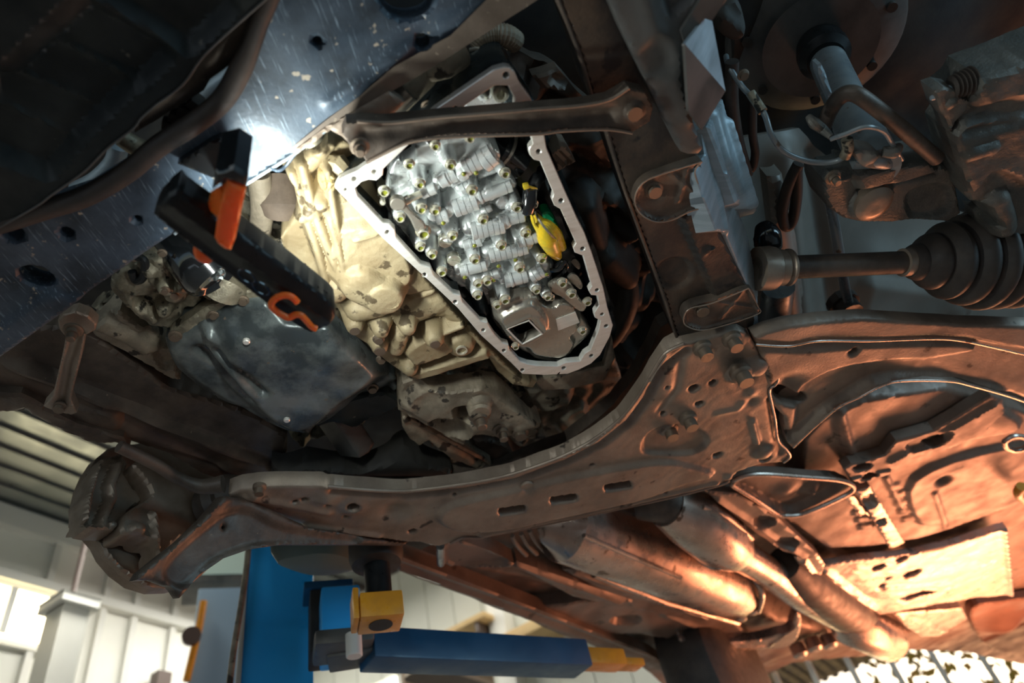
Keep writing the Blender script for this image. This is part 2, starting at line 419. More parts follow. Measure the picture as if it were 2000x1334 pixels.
# floor and ceiling
fl = struct(box('floor', np.array([1.5, 3., -.05]), XA, YA, Z, 26, 26, .1, 'floor'))
cl = struct(box('ceiling', A0+WD*0+WN*6+Z*(CZ+.14), WD, WN, Z, 26, 16, .06, 'ceil'))
rib = bpy.data.meshes.new('ceiling_rib')
rb = box('ceiling_rib', A0+Z*(CZ+.10), WD, WN, Z, 26, .08, .04, 'ceil', cl, .015)
rb['kind'] = 'structure'
for k in range(1, 62):
    o = rb.copy(); col.objects.link(o); w = WL[rb.name]+Vector(WN*(k*.2)); o.location = w-WL[cl.name]; WL[o.name] = w
# left wall: panels, rails and pillars, with the window and its bright pane
wl = struct(wallq('wall_left', A0-WD*6, corner, 0, CZ, 'wallw', out=-WN))
def on_wall(px, py, off=0.):            # where a sight line meets the left wall
    r = ray(px, py); t = ((A0+WN*off-CAM)@WN)/(r@WN); return CAM+r*t
for (px, py, hh) in ((0, 1128, .07), (0, 1012, .16)):
    z = on_wall(px, py)[2]
    o = box('trim', A0+WD*.8+WN*.04+Z*z, WD, WN, Z, 13.6, .08, hh, 'white', wl); o['kind'] = 'structure'
for px in (250, 185, 60, 430, 330):
    p = on_wall(px, 1250); p[2] = CZ/2
    o = box('trim', p+WN*.02, WD, WN, Z, .05, .05, CZ, 'white', wl); o['kind'] = 'structure'
# windows of the left wall
def window(n, px0, px1, pyt, pyb, off, glow, frame='frame'):
    a = on_wall(px0, (pyt+pyb)/2); b = on_wall(px1, (pyt+pyb)/2); zt = on_wall((px0+px1)/2, pyt)[2]; zb = on_wall((px0+px1)/2, pyb)[2]
    a[2] = b[2] = 0; c = (a+b)/2; L = np.linalg.norm(b-a)
    w = struct(box('window_%d' % n, c+WN*.03+Z*(zt+zb)/2, WD, WN, Z, L+.12, .05, zt-zb+.12, frame))
    g = box('pane', c+WN*.065+Z*(zt+zb)/2, WD, WN, Z, L, .02, zt-zb, glow, w)
    m = box('mullion', c+WN*.085+Z*(zt+zb)/2, WD, WN, Z, .05, .03, zt-zb, frame, w)
    return w
window(1, -130, 118, 1152, 1246, .05, 'glowy', 'white')
# a steel pillar with its cap and hanging rod in front of the window
pl_ = thing('steel_pillar', 'square yellowish steel pillar with a cap plate and thin rod rising to the ceiling', 'pillar', tuple(np.array([*H3(120, 1250, 5.1)[:2], 0])))
p = H3(120, 1250, 5.1); zc = H3(140, 1195, 5.1)[2]; p[2] = zc/2
box('post', p, WD, WN, Z, .17, .17, zc, 'wallw', pl_, .01)
box('cap_plate', np.array([p[0], p[1], zc+.03]), WD, WN, Z, .25, .25, .06, 'white', pl_, .01)
tube('rod', [np.array([p[0], p[1], zc+.05]), np.array([p[0], p[1], CZ+.05])], .018, 'frame', pl_, 10)
# brown door frame at the wall, tall cabinet, dark-framed cupboard with glass front
dr = struct(box('door_1', on_wall(350, 1290)*[1, 1, 0]+WN*.05+Z*1.35, WD, WN, Z, .9, .06, 2.7, 'white'))
p = on_wall(318, 1300, .1)
o = box('trim_1', p*[1, 1, 0]+Z*1.8, WD, WN, Z, .12, .1, 3.75, 'frame'); struct(o)
# back wall with door opening and windows
WB = corner
def on_back(px, py, off=0.):
    n = WD; r = ray(px, py); t = ((WB-n*off-CAM)@n)/(r@n); return CAM+r*t
def s_back(px, py): return float((on_back(px, py)-WB)@WN)
bk = thing('wall_back', None, None, WB+WN*3); struct(bk)
sd0, sd1 = s_back(1500, 1310), s_back(2150, 1310)
zd = on_back(1600, 1262)[2]
w0, w1 = s_back(688, 1320), s_back(958, 1320)
def bpan(s0, s1, z0, z1, mat='wall', name='panel', off=0., t=.1):
    o = box(name, WB+WN*(s0+s1)/2+Z*(z0+z1)/2+WD*(t/2-off), WN, WD, Z, s1-s0, t, z1-z0, mat, bk); o['kind'] = 'structure'; return o
print('doors', sd0, sd1, zd, 'win', w0, w1, on_back(800, 1305)[2])
zw = on_back(800, 1302)[2]
k = 0.
while k < 12.4:
    s0, s1 = k, k+.3
    z0 = 0.
    if s1 > sd0 and s0 < sd1: z0 = zd
    if s0 >= w0-.3 and s0 < w1:
        bpan(s0+.004, s1-.004, 0, zw-.8); z0 = zw
    bpan(s0+.004, s1-.004, z0, CZ)
    k += .3
w2 = struct(box('window_2', WB+WN*(w0+w1)/2+WD*.08+Z*(zw+.02), WN, WD, Z, w1-w0+.4, .1, .05, 'white'))
wm = w0+(w1-w0)*.34
box('pane', WB+WN*(w0+wm)/2+WD*.06+Z*(zw-.4), WN, WD, Z, wm-w0, .02, .78, 'glow', w2); box('mullion', WB+WN*(wm+.02)+WD*.05+Z*(zw-.4), WN, WD, Z, .05, .05, .8, 'white', w2)
# daylight gate: sky and foliage outside
gate = struct(box('door_2', WB+WN*(sd0+sd1)/2+WD*.12+Z*(zd+.1), WN, WD, Z, sd1-sd0+.3, .16, .14, 'white'))
for i in range(6):
    o = box('gate_post', WB+WN*(sd0+(i+.0)*(sd1-sd0)/7)+WD*.15+Z*zd/2, WN, WD, Z, .035, .03, zd, 'white', gate)
struct(box('floor_outside', WB+WN*6+WD*8+Z*-.06, WN, WD, Z, 24, 15, .1, 'wall'))
# trees outside the gate
leafm = M('sunlit_foliage', (.40, .44, .10), (.75, .60, .20), .5, 0, 3, .4, .6, bump=0)
def tree(c, r, hgt, label):
    t = thing('garden_tree', label, 'tree', tuple(c), 'trees outside the gate')
    tube('trunk', [c, c+Z*hgt*.7], [.12, .07], 'wood', t, 8)
    vs = []; fs = []
    for _ in range(420):
        d = RNG.normal(size=3); d /= np.linalg.norm(d); q = c+Z*hgt*.75+d*r*RNG.uniform(.4, 1)*[1, 1, .8]
        u = RNG.normal(size=3); u /= np.linalg.norm(u); v = np.cross(u, RNG.normal(size=3)); v /= np.linalg.norm(v); s = .09
        b = len(vs); vs += [q-u*s, q+v*s*.5, q+u*s, q-v*s*.5]; fs.append((b, b+1, b+2, b+3))
    o = mesh('foliage', vs, fs, leafm, t); o['kind'] = 'stuff'
for i, (s, dd, r, h_) in enumerate((((wm+w1)/2+.0, 1, 1.6, 6.2), (5.4, 3, 1.4, 4.4), (8.8, 5, 1.5, 4.6), (12.6, 6, 1.7, 5.))):
    tree(WB+WN*s+WD*(dd+3), r, h_, ['bushy green tree outside behind the blue lift arm', 'loose sunlit tree outside left part of the bright doorway', 'sunlit tree outside in the middle of the bright doorway', 'tall tree outside at the far end of the bright doorway'][i])

# ================================================================== THE CAR FROM BELOW: large pieces first
# --- dark body shell above everything (engine bay, cabin floor, wings)
bs = thing('car', 'dark steel body shell of the raised car, seen inside the engine bay and wheel arches', 'car body', W3(1000, 500, 2.3))
sheet('body_panel', [(-400, -500), (2500, -500), (2500, 950), (2100, 1080), (1700, 1160), (1240, 1170), (820, 1060), (640, 1010), (440, 930), (240, 850), (60, 795), (-400, 640)], 2.32, [rough(.02, 9)], .05, .25, mat='dark', parent=bs)
# far side rail (left), wing edge that meets the bright ceiling
sheet('side_rail', [(-60, 640), (60, 640), (160, 640), (330, 760), (470, 800), (560, 850), (560, 905), (525, 952), (470, 950), (400, 930), (330, 890), (250, 862), (232, 866), (160, 860), (90, 822), (50, 797), (44, 808), (-60, 802)], 1.93,
      [poly([(-60, 700), (60, 720), (540, 925), (520, 950), (240, 850), (60, 780), (-60, 770)], .012, 1.2), line([(0, 690), (240, 790), (520, 900)], .010, .008), line([(230, 800), (420, 900)], -.012, .02), poly([(150, 800), (215, 815), (225, 840), (200, 850), (130, 822)], .02, 1.5, True), rough(.002, 40)], .006, .05, mat='brownd', parent=bs, bevel=.006)
sheet('wing_edge', [(-60, 765), (40, 770), (150, 830), (240, 858), (252, 880), (240, 878), (228, 868), (206, 868), (170, 865), (60, 812), (48, 800), (30, 808), (-60, 806)], 1.90,
      [rough(.002, 60)], .006, .02, mat='brownd', parent=bs, bevel=.004)
# inner fender panel on the right, behind the drive shaft
ifp = [W3(1480, 330, 2.12), W3(1480, 660, 1.98), W3(2050, 560, 2.10)]
sheet('inner_fender', [(1440, 270), (1560, 250), (1640, 330), (1760, 380), (1900, 420), (2060, 430), (2060, 700), (1440, 720)], Pl(ifp), [line([(1520, 300), (1565, 680)], .03, .03), line([(1585, 300), (1640, 680)], -.02, .02), poly([(1700, 560), (2000, 600), (2000, 700), (1690, 700)], .02, .6), line([(1850, 520), (1870, 600)], .008, .006), bump(1850, 600, .02, .04), line([(1700, 520), (1960, 520)], .02, .06)], .008, .02, mat='inner', parent=bs)
sheet('fender_liner', [(1420, -200), (2300, -200), (2300, 460), (1900, 440), (1700, 390), (1560, 330), (1440, 320)], 2.22, [rough(.015, 14)], .02, .02, mat='dark', parent=bs)

# --- undertray, top corner
sheet_u = sheet('undertray', [(-80, -160), (600, -160), (518, 0), (406, 101), (367, 154), (343, 178), (304, 206), (276, 231), (259, 252), (210, 290), (164, 336), (101, 381), (73, 402), (0, 444), (-80, 490)], 1.775,
   [dent([(146, 8), (312, 104), (262, 152), (78, 70)], .018, 1.1), dent([(68, 76), (240, 162), (190, 212), (2, 134)], .018, 1.1), dent([(-10, 142), (182, 218), (132, 270), (-10, 204)], .018, 1.1),
    dent([(-20, 214), (126, 278), (84, 330), (-20, 290)], .018, 1.1), dent([(330, -60), (440, 10), (360, 80), (200, -20)], .018, 1.1), line([(135, -10), (0, 125)], .004, .003), poly([(-80, -160), (150, -160), (132, -6), (-6, 126), (-80, 126)], .012, 1.5)],
   .005, .035, mat='tray', angle=24)
tag(sheet_u, 'black ribbed plastic undertray panel with a wavy lower edge above the blue beam', 'undertray')
# inner lip and the things seen through the slot
sheet_i = sheet('slot_lip', [(540, -60), (500, 60), (478, 100), (440, 135), (410, 156), (398, 178), (350, 208), (300, 240), (262, 262), (262, 235), (300, 200), (343, 172), (367, 150), (406, 95), (518, -10)], 1.83, [rough(.001, 80)], .006, .02, mat='brownd', parent=bs, bevel=.003)
af = thing('air_guide', 'small row of black plastic louvres seen through the slot beside the undertray', 'air guide', W3(345, 215, 1.86))
for i, (x0, y0, x1, y1) in enumerate(((318, 236, 352, 243), (332, 218, 366, 232), (348, 206, 382, 218), (370, 190, 394, 208))):
    a, b = W3(x0, y0, 1.85), W3(x1, y1, 1.85); d = (b-a); L = np.linalg.norm(d); d /= L
    box('slat', (a+b)/2, d, np.cross(Z, d), Z, L, .012, .028, 'rubber', af, .002)
hs = [W3(238, 268, 1.89), W3(262, 284, 1.89), W3(296, 300, 1.89), W3(318, 330, 1.93)]
tag(tube('coolant_hose', hs, .012, 'olive', None, 14, True), 'grey brown hose end crossing the slot beside the undertray', 'hose')
tag(tube('pale_pipe', [W3(398, 210, 1.93), W3(415, 178, 1.92), W3(450, 150, 1.92), W3(490, 108, 1.92)], .013, 'grey', None, 14, True), 'pale bluish pipe glinting through the top of the slot', 'pipe')
tag(tube('wiring_pipe', [W3(150, 372, 1.93), W3(188, 352, 1.92), W3(222, 318, 1.92), W3(232, 285, 1.92)], .012, 'grey', None, 14, True), 'bluish pipe low in the slot beside the undertray', 'pipe')
# rubber seal strip
band_t = [(540, -40), (520, 10), (505, 45), (490, 90), (470, 135), (435, 195), (380, 240), (310, 285), (250, 335), (170, 382), (90, 408), (20, 430), (-40, 448)]
tag(tube('rubber_seal', [W3(x, y, 1.785) for x, y in band_t], [.010]*4+[.012]*9, 'rubber', None, 14, True), 'long curved brown black rubber seal strip lying along the blue beam', 'seal')

# --- radiator support beam
bm_pl = Pl(1.80)
beam = thing('front_cross_beam', 'broad blue black painted steel beam, scratched and spattered with flaking spots', 'beam', W3(500, 250, 1.80))
low = [(-60, 740), (0, 697), (100, 625), (200, 553), (300, 484), (341, 457), (485, 357), (575, 301), (640, 252), (700, 217), (850, 130), (1050, 0), (1130, -60)]
sheet('beam_panel', [(-60, 430), (20, 428), (90, 405), (170, 380), (250, 330), (310, 282), (380, 238), (435, 190), (470, 130), (490, 88), (505, 40), (520, -60)]+low[::-1], bm_pl,
   [dent([(1180, -90), (1050, -10), (850, 120), (760, 170), (720, 150), (800, 60), (920, 0), (1000, -60)], .004, .25, True), bump(826, 80, -.006, .02), poly([(-60, 700), (80, 592), (130, 588), (150, 600), (0, 705), (-60, 750)], .005, .5, True),
    rough(.0012, 30), line([(640, 200), (1000, -40)], .003, .006)],
   .0045, .03, [(620, 82, 10), (826, 82, 15), (268, 430, 8), (130, 457, 13), (24, 458, 20), [(34, 530), (52, 521), (78, 524), (100, 538), (108, 552), (98, 562), (72, 560), (46, 548)], [(738, -20), (745, 10), (765, 32), (795, 40), (825, 34), (846, 12), (852, -20), (800, -46)]],
   'beam', beam, bevel=.004)
sheet('dusty_flange', [(560, 296), (640, 232), (700, 190), (770, 130), (880, 70), (940, 10), (1010, -60), (1130, -60), (1052, -2), (850, 129), (700, 216), (640, 251), (576, 300)], 1.7982, [rough(.0005, 60)], .006, .002, [(826, 80, 22)], 'beamdirt', beam)
o = sheet('end_bracket', [(640, 252), (652, 244), (700, 214), (760, 180), (790, 200), (740, 262), (716, 300), (704, 306), (690, 290), (668, 268)], 1.795, [rough(.0008, 90)], .004, .012, mat='brown', parent=beam, bevel=.002); o['label'] = 'dusty brown bracket plate'
o = tube('edge_tab', [W3(529, 328, 1.80), W3(545, 333, 1.797), W3(560, 322, 1.80), W3(577, 299, 1.80)], .0022, 'beam', beam, 8, True)
rim(beam, [(341, 457), (485, 357), (575, 301), (640, 252), (700, 217)], 1.80, .0, .0022, 'grey')
sheet('weld_seam', [(575, 304), (640, 258), (700, 222), (698, 214), (636, 248), (572, 296)], 1.797, [rough(.002, 260)], .003, .006, mat='brown', parent=beam)
# radiator duct wall behind the beam hole
# --- brace bar across the opening and its twin at the far side
def brace(label, outline, z, feats, bolts, mat='brownd', res=.0022):
    t = thing('brace_bar', label, 'brace', W3(*outline[0], z), 'stamped steel braces')
    sheet('bar', outline, z, feats, res, .018, mat=mat, parent=t, bevel=.0025)
    for (x, y, zz, r, kd) in bolts: bolt(t, x, y, zz, r, kd)
    return t
brace('long dusty steel brace bar crossing in front of the open gearbox', [(668, 262), (676, 240), (697, 237), (760, 240), (850, 230), (950, 222), (1050, 213), (1130, 207), (1190, 195), (1228, 172), (1262, 180), (1276, 210), (1270, 238), (1235, 260), (1185, 253), (1100, 256), (1050, 262), (950, 265), (860, 269), (797, 279), (750, 300), (716, 318), (707, 304), (690, 296)], 1.765,
      [line([(715, 262), (790, 255), (860, 247), (1050, 235), (1190, 226)], -.008, .010), cap([(1241, 220)], .004, .013, .3, 1.), rough(.0006, 120)],
      [(703, 293, 1.745, 15, 'stud'), (1241, 224, 1.758, 17, 'plain')], 'brownd')
brace('short dusty steel brace standing at the far end of the blue beam', [(112, 628), (122, 616), (148, 610), (172, 618), (188, 634), (186, 646), (165, 658), (158, 700), (140, 770), (138, 782), (150, 808), (140, 812), (122, 808), (96, 800), (84, 796), (102, 776), (122, 690), (128, 660), (116, 645)], 1.86,
      [line([(152, 650), (130, 720), (118, 790)], -.010, .008), rough(.0006, 120)], [(140, 654, 1.835, 14, 'stud'), (114, 802, 1.855, 11, 'plain')], 'brown')

bb = bpy.data.objects['brace_bar']
rim(bb, [(697, 237), (760, 240), (850, 230), (950, 222), (1050, 213), (1130, 207), (1190, 195), (1228, 172)], 1.765, .002, .0022, 'brown', smooth=True)
rim(bb, [(716, 318), (750, 300), (797, 279), (860, 269), (950, 265), (1050, 262), (1100, 256), (1185, 253), (1235, 260)], 1.765, .002, .0020, 'brown', smooth=True)
rim(sheet_u, [(540, -20), (518, 0), (406, 101), (367, 154), (343, 178), (304, 206), (276, 231), (259, 252), (210, 290), (164, 336), (101, 381), (73, 402), (0, 444), (-40, 466)], 1.775, .001, .0012, 'greyd', smooth=True)
# ================================================================== GEARBOX
gb = thing('gearbox', 'dusty tan cast aluminium gearbox housing with ribs, bosses and oil stains', 'gearbox', W3(760, 560, 1.85))
gpl = Pl(1.855)
sheet('housing', [(548, 322), (575, 300), (640, 262), (700, 290), (730, 300), (720, 345), (770, 440), (830, 530), (890, 600), (950, 665), (1010, 722), (1050, 745), (1042, 760), (1000, 752), (972, 728), (955, 700), (880, 725), (818, 742), (790, 730), (760, 702), (715, 660), (682, 640), (655, 600), (640, 575), (590, 540), (560, 520), (548, 470), (570, 440), (585, 400), (575, 350)], gpl,
   [poly([(690, 380), (780, 470), (860, 560), (800, 575), (740, 545), (690, 555), (650, 480), (640, 420), (655, 380)], .020, 1.2),
    poly([(668, 455), (745, 455), (795, 515), (790, 560), (700, 575), (665, 560), (640, 500)], .034, 1.5, True),
    cap([(706, 568), (750, 590)], .050, .028, .25, 2.5), cap([(752, 592)], .056, .026, .12, 3.), cap([(700, 620), (740, 612)], .03, .02, 1., 2.),
    dent([(565, 345), (590, 350), (610, 470), (590, 520), (560, 500)], .012, 1.),
    cap([(570, 345), (598, 430), (612, 470), (640, 560)], .022, .005, 1., 3.), cap([(590, 330), (606, 400), (645, 500), (672, 560)], .030, .006, 1., 3.), cap([(640, 340), (650, 400), (662, 470), (655, 505)], .034, .0045, 1., 3.),
    cap([(600, 330), (640, 285)], .022, .012, 1., 2.), cap([(622, 300)], .032, .012, .8, 3.), cap([(604, 425)], .034, .010, 1., 3.), cap([(590, 430)], .028, .010, 1., 3.), cap([(628, 410)], .038, .009, 1., 3.),
    poly([(688, 470), (760, 448), (764, 452), (692, 476)], .042, 3.), cap([(645, 432), (680, 560)], .036, .004, 1., 3.), cap([(700, 530), (715, 558)], .040, .008, 1., 2.),
    cap([(655, 582)], .032, .020, .8, 2.), cap([(800, 620), (880, 590), (905, 620)], .022, .03, .8, 1.), cap([(840, 570), (870, 600)], .018, .04, .8, 1.),
    poly([(680, 630), (725, 650), (800, 730), (815, 742), (790, 730), (700, 665)], .016, 1.5), cap([(693, 645)], .032, .012, .4, 3.), cap([(745, 655)], .042, .011, .5, 3.), cap([(798, 650)], .045, .012, .7, 3.), cap([(742, 685)], .036, .012, .4, 3.), cap([(775, 690), (782, 668)], .03, .014, .8, 2.),
    poly([(800, 690), (850, 660), (870, 672), (880, 690), (820, 712), (806, 706)], .03, 2., True), cap([(850, 672)], .042, .013, .3, 3.), cap([(902, 684)], .030, .022, .4, 2.),
    poly([(805, 735), (950, 690), (955, 700), (820, 742)], .026, 3.), cap([(802, 730)], .034, .012, .7, 2.), cap([(925, 650), (960, 690), (1015, 735), (1030, 750)], .018, .010, .8, 2.),
    cap([(870, 655), (905, 640)], .03, .004, 1., 3.), line([(800, 575), (870, 540)], .004, .004), rough(.0008, 60), rough(.0004, 300)],
   .0026, .09, [], 'tan', gb, bevel=.005, angle=50)
sheet('recess_plug', [(748, 586), (760, 580), (776, 584), (782, 596), (774, 606), (756, 608), (744, 600)], 1.7975, [bump(762, 594, -.006, .012)], .0025, .004, mat='tan', parent=gb, smooth=True, bevel=.002)
bolt(gb, 902, 686, 1.822, 13, 'zinc', 'drain_plug')['label'] = 'bright zinc drain plug'
for x, y, z, r in ((850, 674, 1.812, 11), (742, 688, 1.817, 12), (693, 648, 1.822, 11), (745, 707, 1.84, 8), (740, 668, 1.812, 9), (655, 352, 1.83, 13)): bolt(gb, x, y, z, r)
sheet('rust_lump', [(622, 340), (640, 330), (656, 340), (662, 362), (652, 376), (632, 372), (622, 358)], 1.83, [bump(640, 352, .012, .014), rough(.003, 420)], .002, .03, mat='rust', parent=gb, smooth=True, bevel=.006)
tube('fitting', [W3(640, 318, 1.85), W3(662, 322, 1.84), W3(676, 338, 1.835)], [.012, .015, .012], 'tan', gb, 8, angle=30)
o = tube('plug_cap', [W3(610, 276, 1.86), W3(640, 292, 1.85)], [.016, .013], 'olive', gb, 16)
sheet('inner_case', [(985, 120), (1040, 190), (1115, 380), (1165, 490), (1205, 640), (1180, 715), (1060, 745), (1000, 715), (890, 605), (745, 465), (655, 365), (740, 310), (850, 215)], 1.895, [poly([(1010, 225), (1060, 300), (1100, 400), (1130, 500), (1110, 540), (1050, 420), (1000, 330)], .02, .8, True), rough(.002, 60)], .006, .04, mat='cavity', parent=gb)
fo = [(986, 132), (996, 134), (1004, 142), (1014, 165), (1036, 195), (1045, 225), (1061, 261), (1066, 290), (1101, 371), (1126, 427), (1140, 454), (1154, 492), (1177, 562), (1185, 600), (1196, 636), (1190, 658), (1171, 694), (1154, 710), (1130, 722), (1108, 730), (1063, 732), (1021, 730), (1000, 709), (940, 654), (895, 601), (839, 548), (790, 503), (748, 464), (700, 412), (656, 367), (664, 352), (679, 344), (700, 335), (733, 312), (797, 268), (850, 216), (944, 152), (965, 138)]
fi = [(975, 165), (993, 166), (1007, 192), (1006, 206), (1020, 215), (1038, 261), (1042, 281), (1035, 290), (1036, 302), (1044, 311), (1056, 314), (1083, 379), (1079, 390), (1084, 401), (1096, 408), (1126, 475), (1121, 484), (1124, 493), (1140, 499), (1157, 559), (1151, 568), (1156, 576), (1168, 577), (1171, 597), (1162, 611), (1163, 620), (1174, 626), (1170, 645), (1154, 684), (1142, 692), (1134, 706), (1105, 709), (1090, 716), (1050, 715), (1030, 712), (1014, 706), (1003, 694), (993, 683), (992, 674), (980, 670), (965, 655), (955, 640), (951, 631), (938, 628), (902, 590), (898, 578), (884, 574), (846, 538), (840, 524), (822, 518), (772, 464), (770, 449), (760, 439), (748, 437), (697, 384), (692, 368), (705, 355), (720, 350), (735, 352), (746, 342), (747, 330), (800, 279), (850, 243), (870, 222), (900, 212), (909, 204), (940, 183), (965, 166)]
fl_holes = [(988, 147, 8), (1025, 203, 7), (890, 211, 6), (731, 336, 6.5), (692, 350, 7), (675, 371, 5.5), (757, 454, 6.5), (829, 537, 6), (889, 590, 6), (944, 645, 5.5), (984, 685, 5.5), (1020, 723, 5.5), (1101, 719, 5.5), (1155, 695, 5.5), (1184, 637, 5.5), (1176, 614, 5), (1166, 567, 5.5), (1138, 486, 6), (1096, 392, 6.5), (1052, 296, 6.5)]
def flange():
    pl = Pl(1.80); res = .003
    O = resample(np.array([pl.loc(*p) for p in fo]), res); I = resample(np.array([pl.loc(*p) for p in fi]), res)
    return pl, O, I
# the gasket flange is one machined ring: outline with the big opening as a hole
_cm = catmull
def sheet_ring(name, outline, inner, plane, wall, mat, parent, holes, bevel, res):
    pl = Pl(plane); O = resample(np.array([pl.loc(*p) for p in outline]), res); I = resample(np.array([pl.loc(*p) for p in inner]), res)
    HS = [I]
    for h in holes:
        c = pl.loc(h[0], h[1]); r = rad(pl.at(h[0], h[1]), h[2]); HS.append(np.array([c+r*np.array([math.cos(a), math.sin(a)]) for a in np.linspace(0, 2*math.pi, 16, endpoint=False)]))
    loops = [O]+HS; V = []; E = []; k = 0
    for q in loops: E += [(k+i, k+(i+1) % len(q)) for i in range(len(q))]; V += list(q); k += len(q)
    def off(q, d, out):
        c = []; n = len(q); area = sum(q[i][0]*q[(i+1) % n][1]-q[(i+1) % n][0]*q[i][1] for i in range(n))
        for i in range(n):
            t = q[(i+1) % n]-q[i-1]; t /= np.linalg.norm(t); nn = np.array([t[1], -t[0]])*(1 if area > 0 else -1); c.append(q[i]+nn*d*(1 if out else -1))
        return c
    v2, e2, f2, *_ = delaunay_2d_cdt([Vector(v) for v in V], E, [], 0, 1e-7)
    X = np.array([v[:] for v in v2]); F = np.array([tuple(f) for f in f2 if len(f) == 3]); cen = X[F].mean(1); ok = inside(cen, O)
    for h in HS: ok &= ~inside(cen, h)
    F = F[ok]; vs = [tuple(w) for w in pl.world(np.column_stack([X, np.zeros(len(X))]))]; fs = [(int(c), int(b), int(a)) for a, b, c in F]
    for q in loops:
        out = q is O; s = len(vs); n = len(q)
        r1 = pl.world(np.column_stack([q, np.zeros(n)])); r2 = pl.world(np.column_stack([np.array(off(q, bevel, out)), np.full(n, bevel)])); r3 = r2+pl.n*wall
        vs += [tuple(w) for w in np.concatenate([r1, r2, r3])]
        for j in (0, 1):
            for i in range(n): a = s+j*n+i; b = s+j*n+(i+1) % n; fs.append((a, b, b+n, a+n))
    o = mesh(name, vs, fs, mat, parent, 30); return fixn(o)
sheet_ring('case_wall', fo, fi, 1.811, .075, 'cavity', gb, [], .0005, .006)  # darker than the housing: shade behind the flange is in the colour
fl_ = sheet_ring('gasket_flange', fo, fi, 1.80, .010, 'flange', gb, fl_holes, .0012, .004)
fl_['label'] = 'bright machined flange ring with bolt holes'
# gearbox clutter beside the flange
for pts, r in (([(1080, 290), (1112, 310), (1100, 345)], .014),):
    pass
sheet('rear_lug', [(1078, 300), (1096, 284), (1108, 286), (1126, 318), (1090, 338)], 1.86, [dent([(1092, 300), (1112, 318), (1106, 324), (1088, 306)], .01, 3.)], .003, .03, mat='brown', parent=gb, bevel=.004)

# ------------------------------------------------------------------ VALVE BODY
vb = thing('valve_body', 'silver cast valve body with spool bores and many bolts inside the open gearbox', 'valve body', W3(900, 430, 1.85))
vpl = Pl(1.852)
VO = [(770, 305), (800, 288), (826, 270), (860, 262), (900, 260), (948, 258), (966, 268), (972, 292), (990, 322), (1002, 338), (1000, 352), (1018, 388), (1024, 412), (1040, 436), (1046, 470), (1064, 492), (1082, 516), (1078, 540), (1082, 560), (1062, 580), (1030, 590), (990, 600), (955, 596), (930, 588), (905, 560), (868, 548), (842, 520), (832, 498), (806, 484), (782, 452), (762, 436), (752, 410), (752, 392), (740, 384), (736, 368), (752, 350), (758, 330)]
G = []; BORES = []
def bore(x0, y0, x1, y1, r, drop, k=1.):
    G.append(cap([(x0, y0), (x1, y1)], drop+.010-r*1.0, r*.95, .6, 5.))
    z = 1.842-drop+r; a = W3(x0, y0, z); b = W3(x1, y1, z); L = np.linalg.norm(b-a); n = max(2, int(L/.0075)); pr = [(0, r*.55), (0, r*.86), (.0012, r)]
    big = r > .0105
    for i in range(1, n):
        t = L*i/n
        if big or i == n-1: pr += [(t-.0006, r), (t-.0003, r-.0012), (t+.0003, r-.0012), (t+.0006, r)]
        elif i == 1: pr += [(t, r), (t+.0004, r*1.14), (t+.0035, r*1.14), (t+.0039, r)]
    pr += [(L-.001, r), (L, r*.88), (L, .001)]
    BORES.append((a, b-a, pr))
# broad lands
G += [poly([(770, 310), (860, 268), (950, 262), (965, 285), (880, 335), (790, 385), (752, 372)], .010, 3.), poly([(820, 430), (860, 445), (930, 560), (900, 560), (850, 520), (822, 480)], .008, 3.),
      poly([(900, 395), (1000, 345), (1018, 395), (1040, 445), (960, 480), (905, 440)], .006, 2.), poly([(930, 500), (1050, 470), (1078, 520), (1070, 570), (980, 590), (930, 540)], .007, 2.)]
# ribs
G += [cap([(768, 388), (812, 362)], .020, .0035, 1., 4.), cap([(770, 382), (840, 345)], .016, .003, 1., 4.), cap([(935, 298), (968, 282)], .030, .003, 1., 4.), cap([(880, 395), (950, 358)], .018, .002, 1., 4.), cap([(888, 452), (925, 432)], .018, .002, 1., 4.), cap([(948, 490), (985, 466)], .020, .002, 1., 4.), cap([(938, 348), (980, 332)], .022, .002, 1., 4.)]
bore(905, 328, 968, 296, .0125, .040); bore(942, 318, 966, 300, .015, .044); bore(858, 356, 890, 340, .0095, .034); bore(822, 378, 850, 366, .0085, .032)
bore(886, 408, 932, 392, .0125, .038); bore(850, 425, 874, 418, .011, .032); bore(925, 390, 1000, 362, .0085, .034); bore(920, 452, 984, 448-10, .0130, .036)
bore(955, 500, 1030, 482, .011, .034); bore(1010, 475, 1050, 462, .009, .032); bore(898, 530, 950, 518, .0085, .032); bore(975, 432, 1024, 426-6, .0095, .032)
bore(985, 550, 1030, 538, .0105, .034); bore(940, 545, 975, 532, .009, .026); bore(1035, 540, 1062, 525, .012, .034); bore(880, 360, 902, 346, .006, .024); bore(905, 480, 940, 470, .008, .022); bore(990, 400, 1016, 412, .007, .024); bore(900, 372, 918, 362, .008, .028); bore(940, 414, 960, 404, .006, .026); bore(866, 470, 884, 466, .005, .018)
for x, y, r, d in ((958, 383, .0085, .042), (988, 440, .0085, .040), (905, 345, .008, .046), (983, 398, .0105, .030), (860, 300, .006, .016), (928, 545, .007, .03), (870, 472, .010, .015), (887, 508, .0105, .016)): G.append(cap([(x, y)], d, r, .15, 6.))
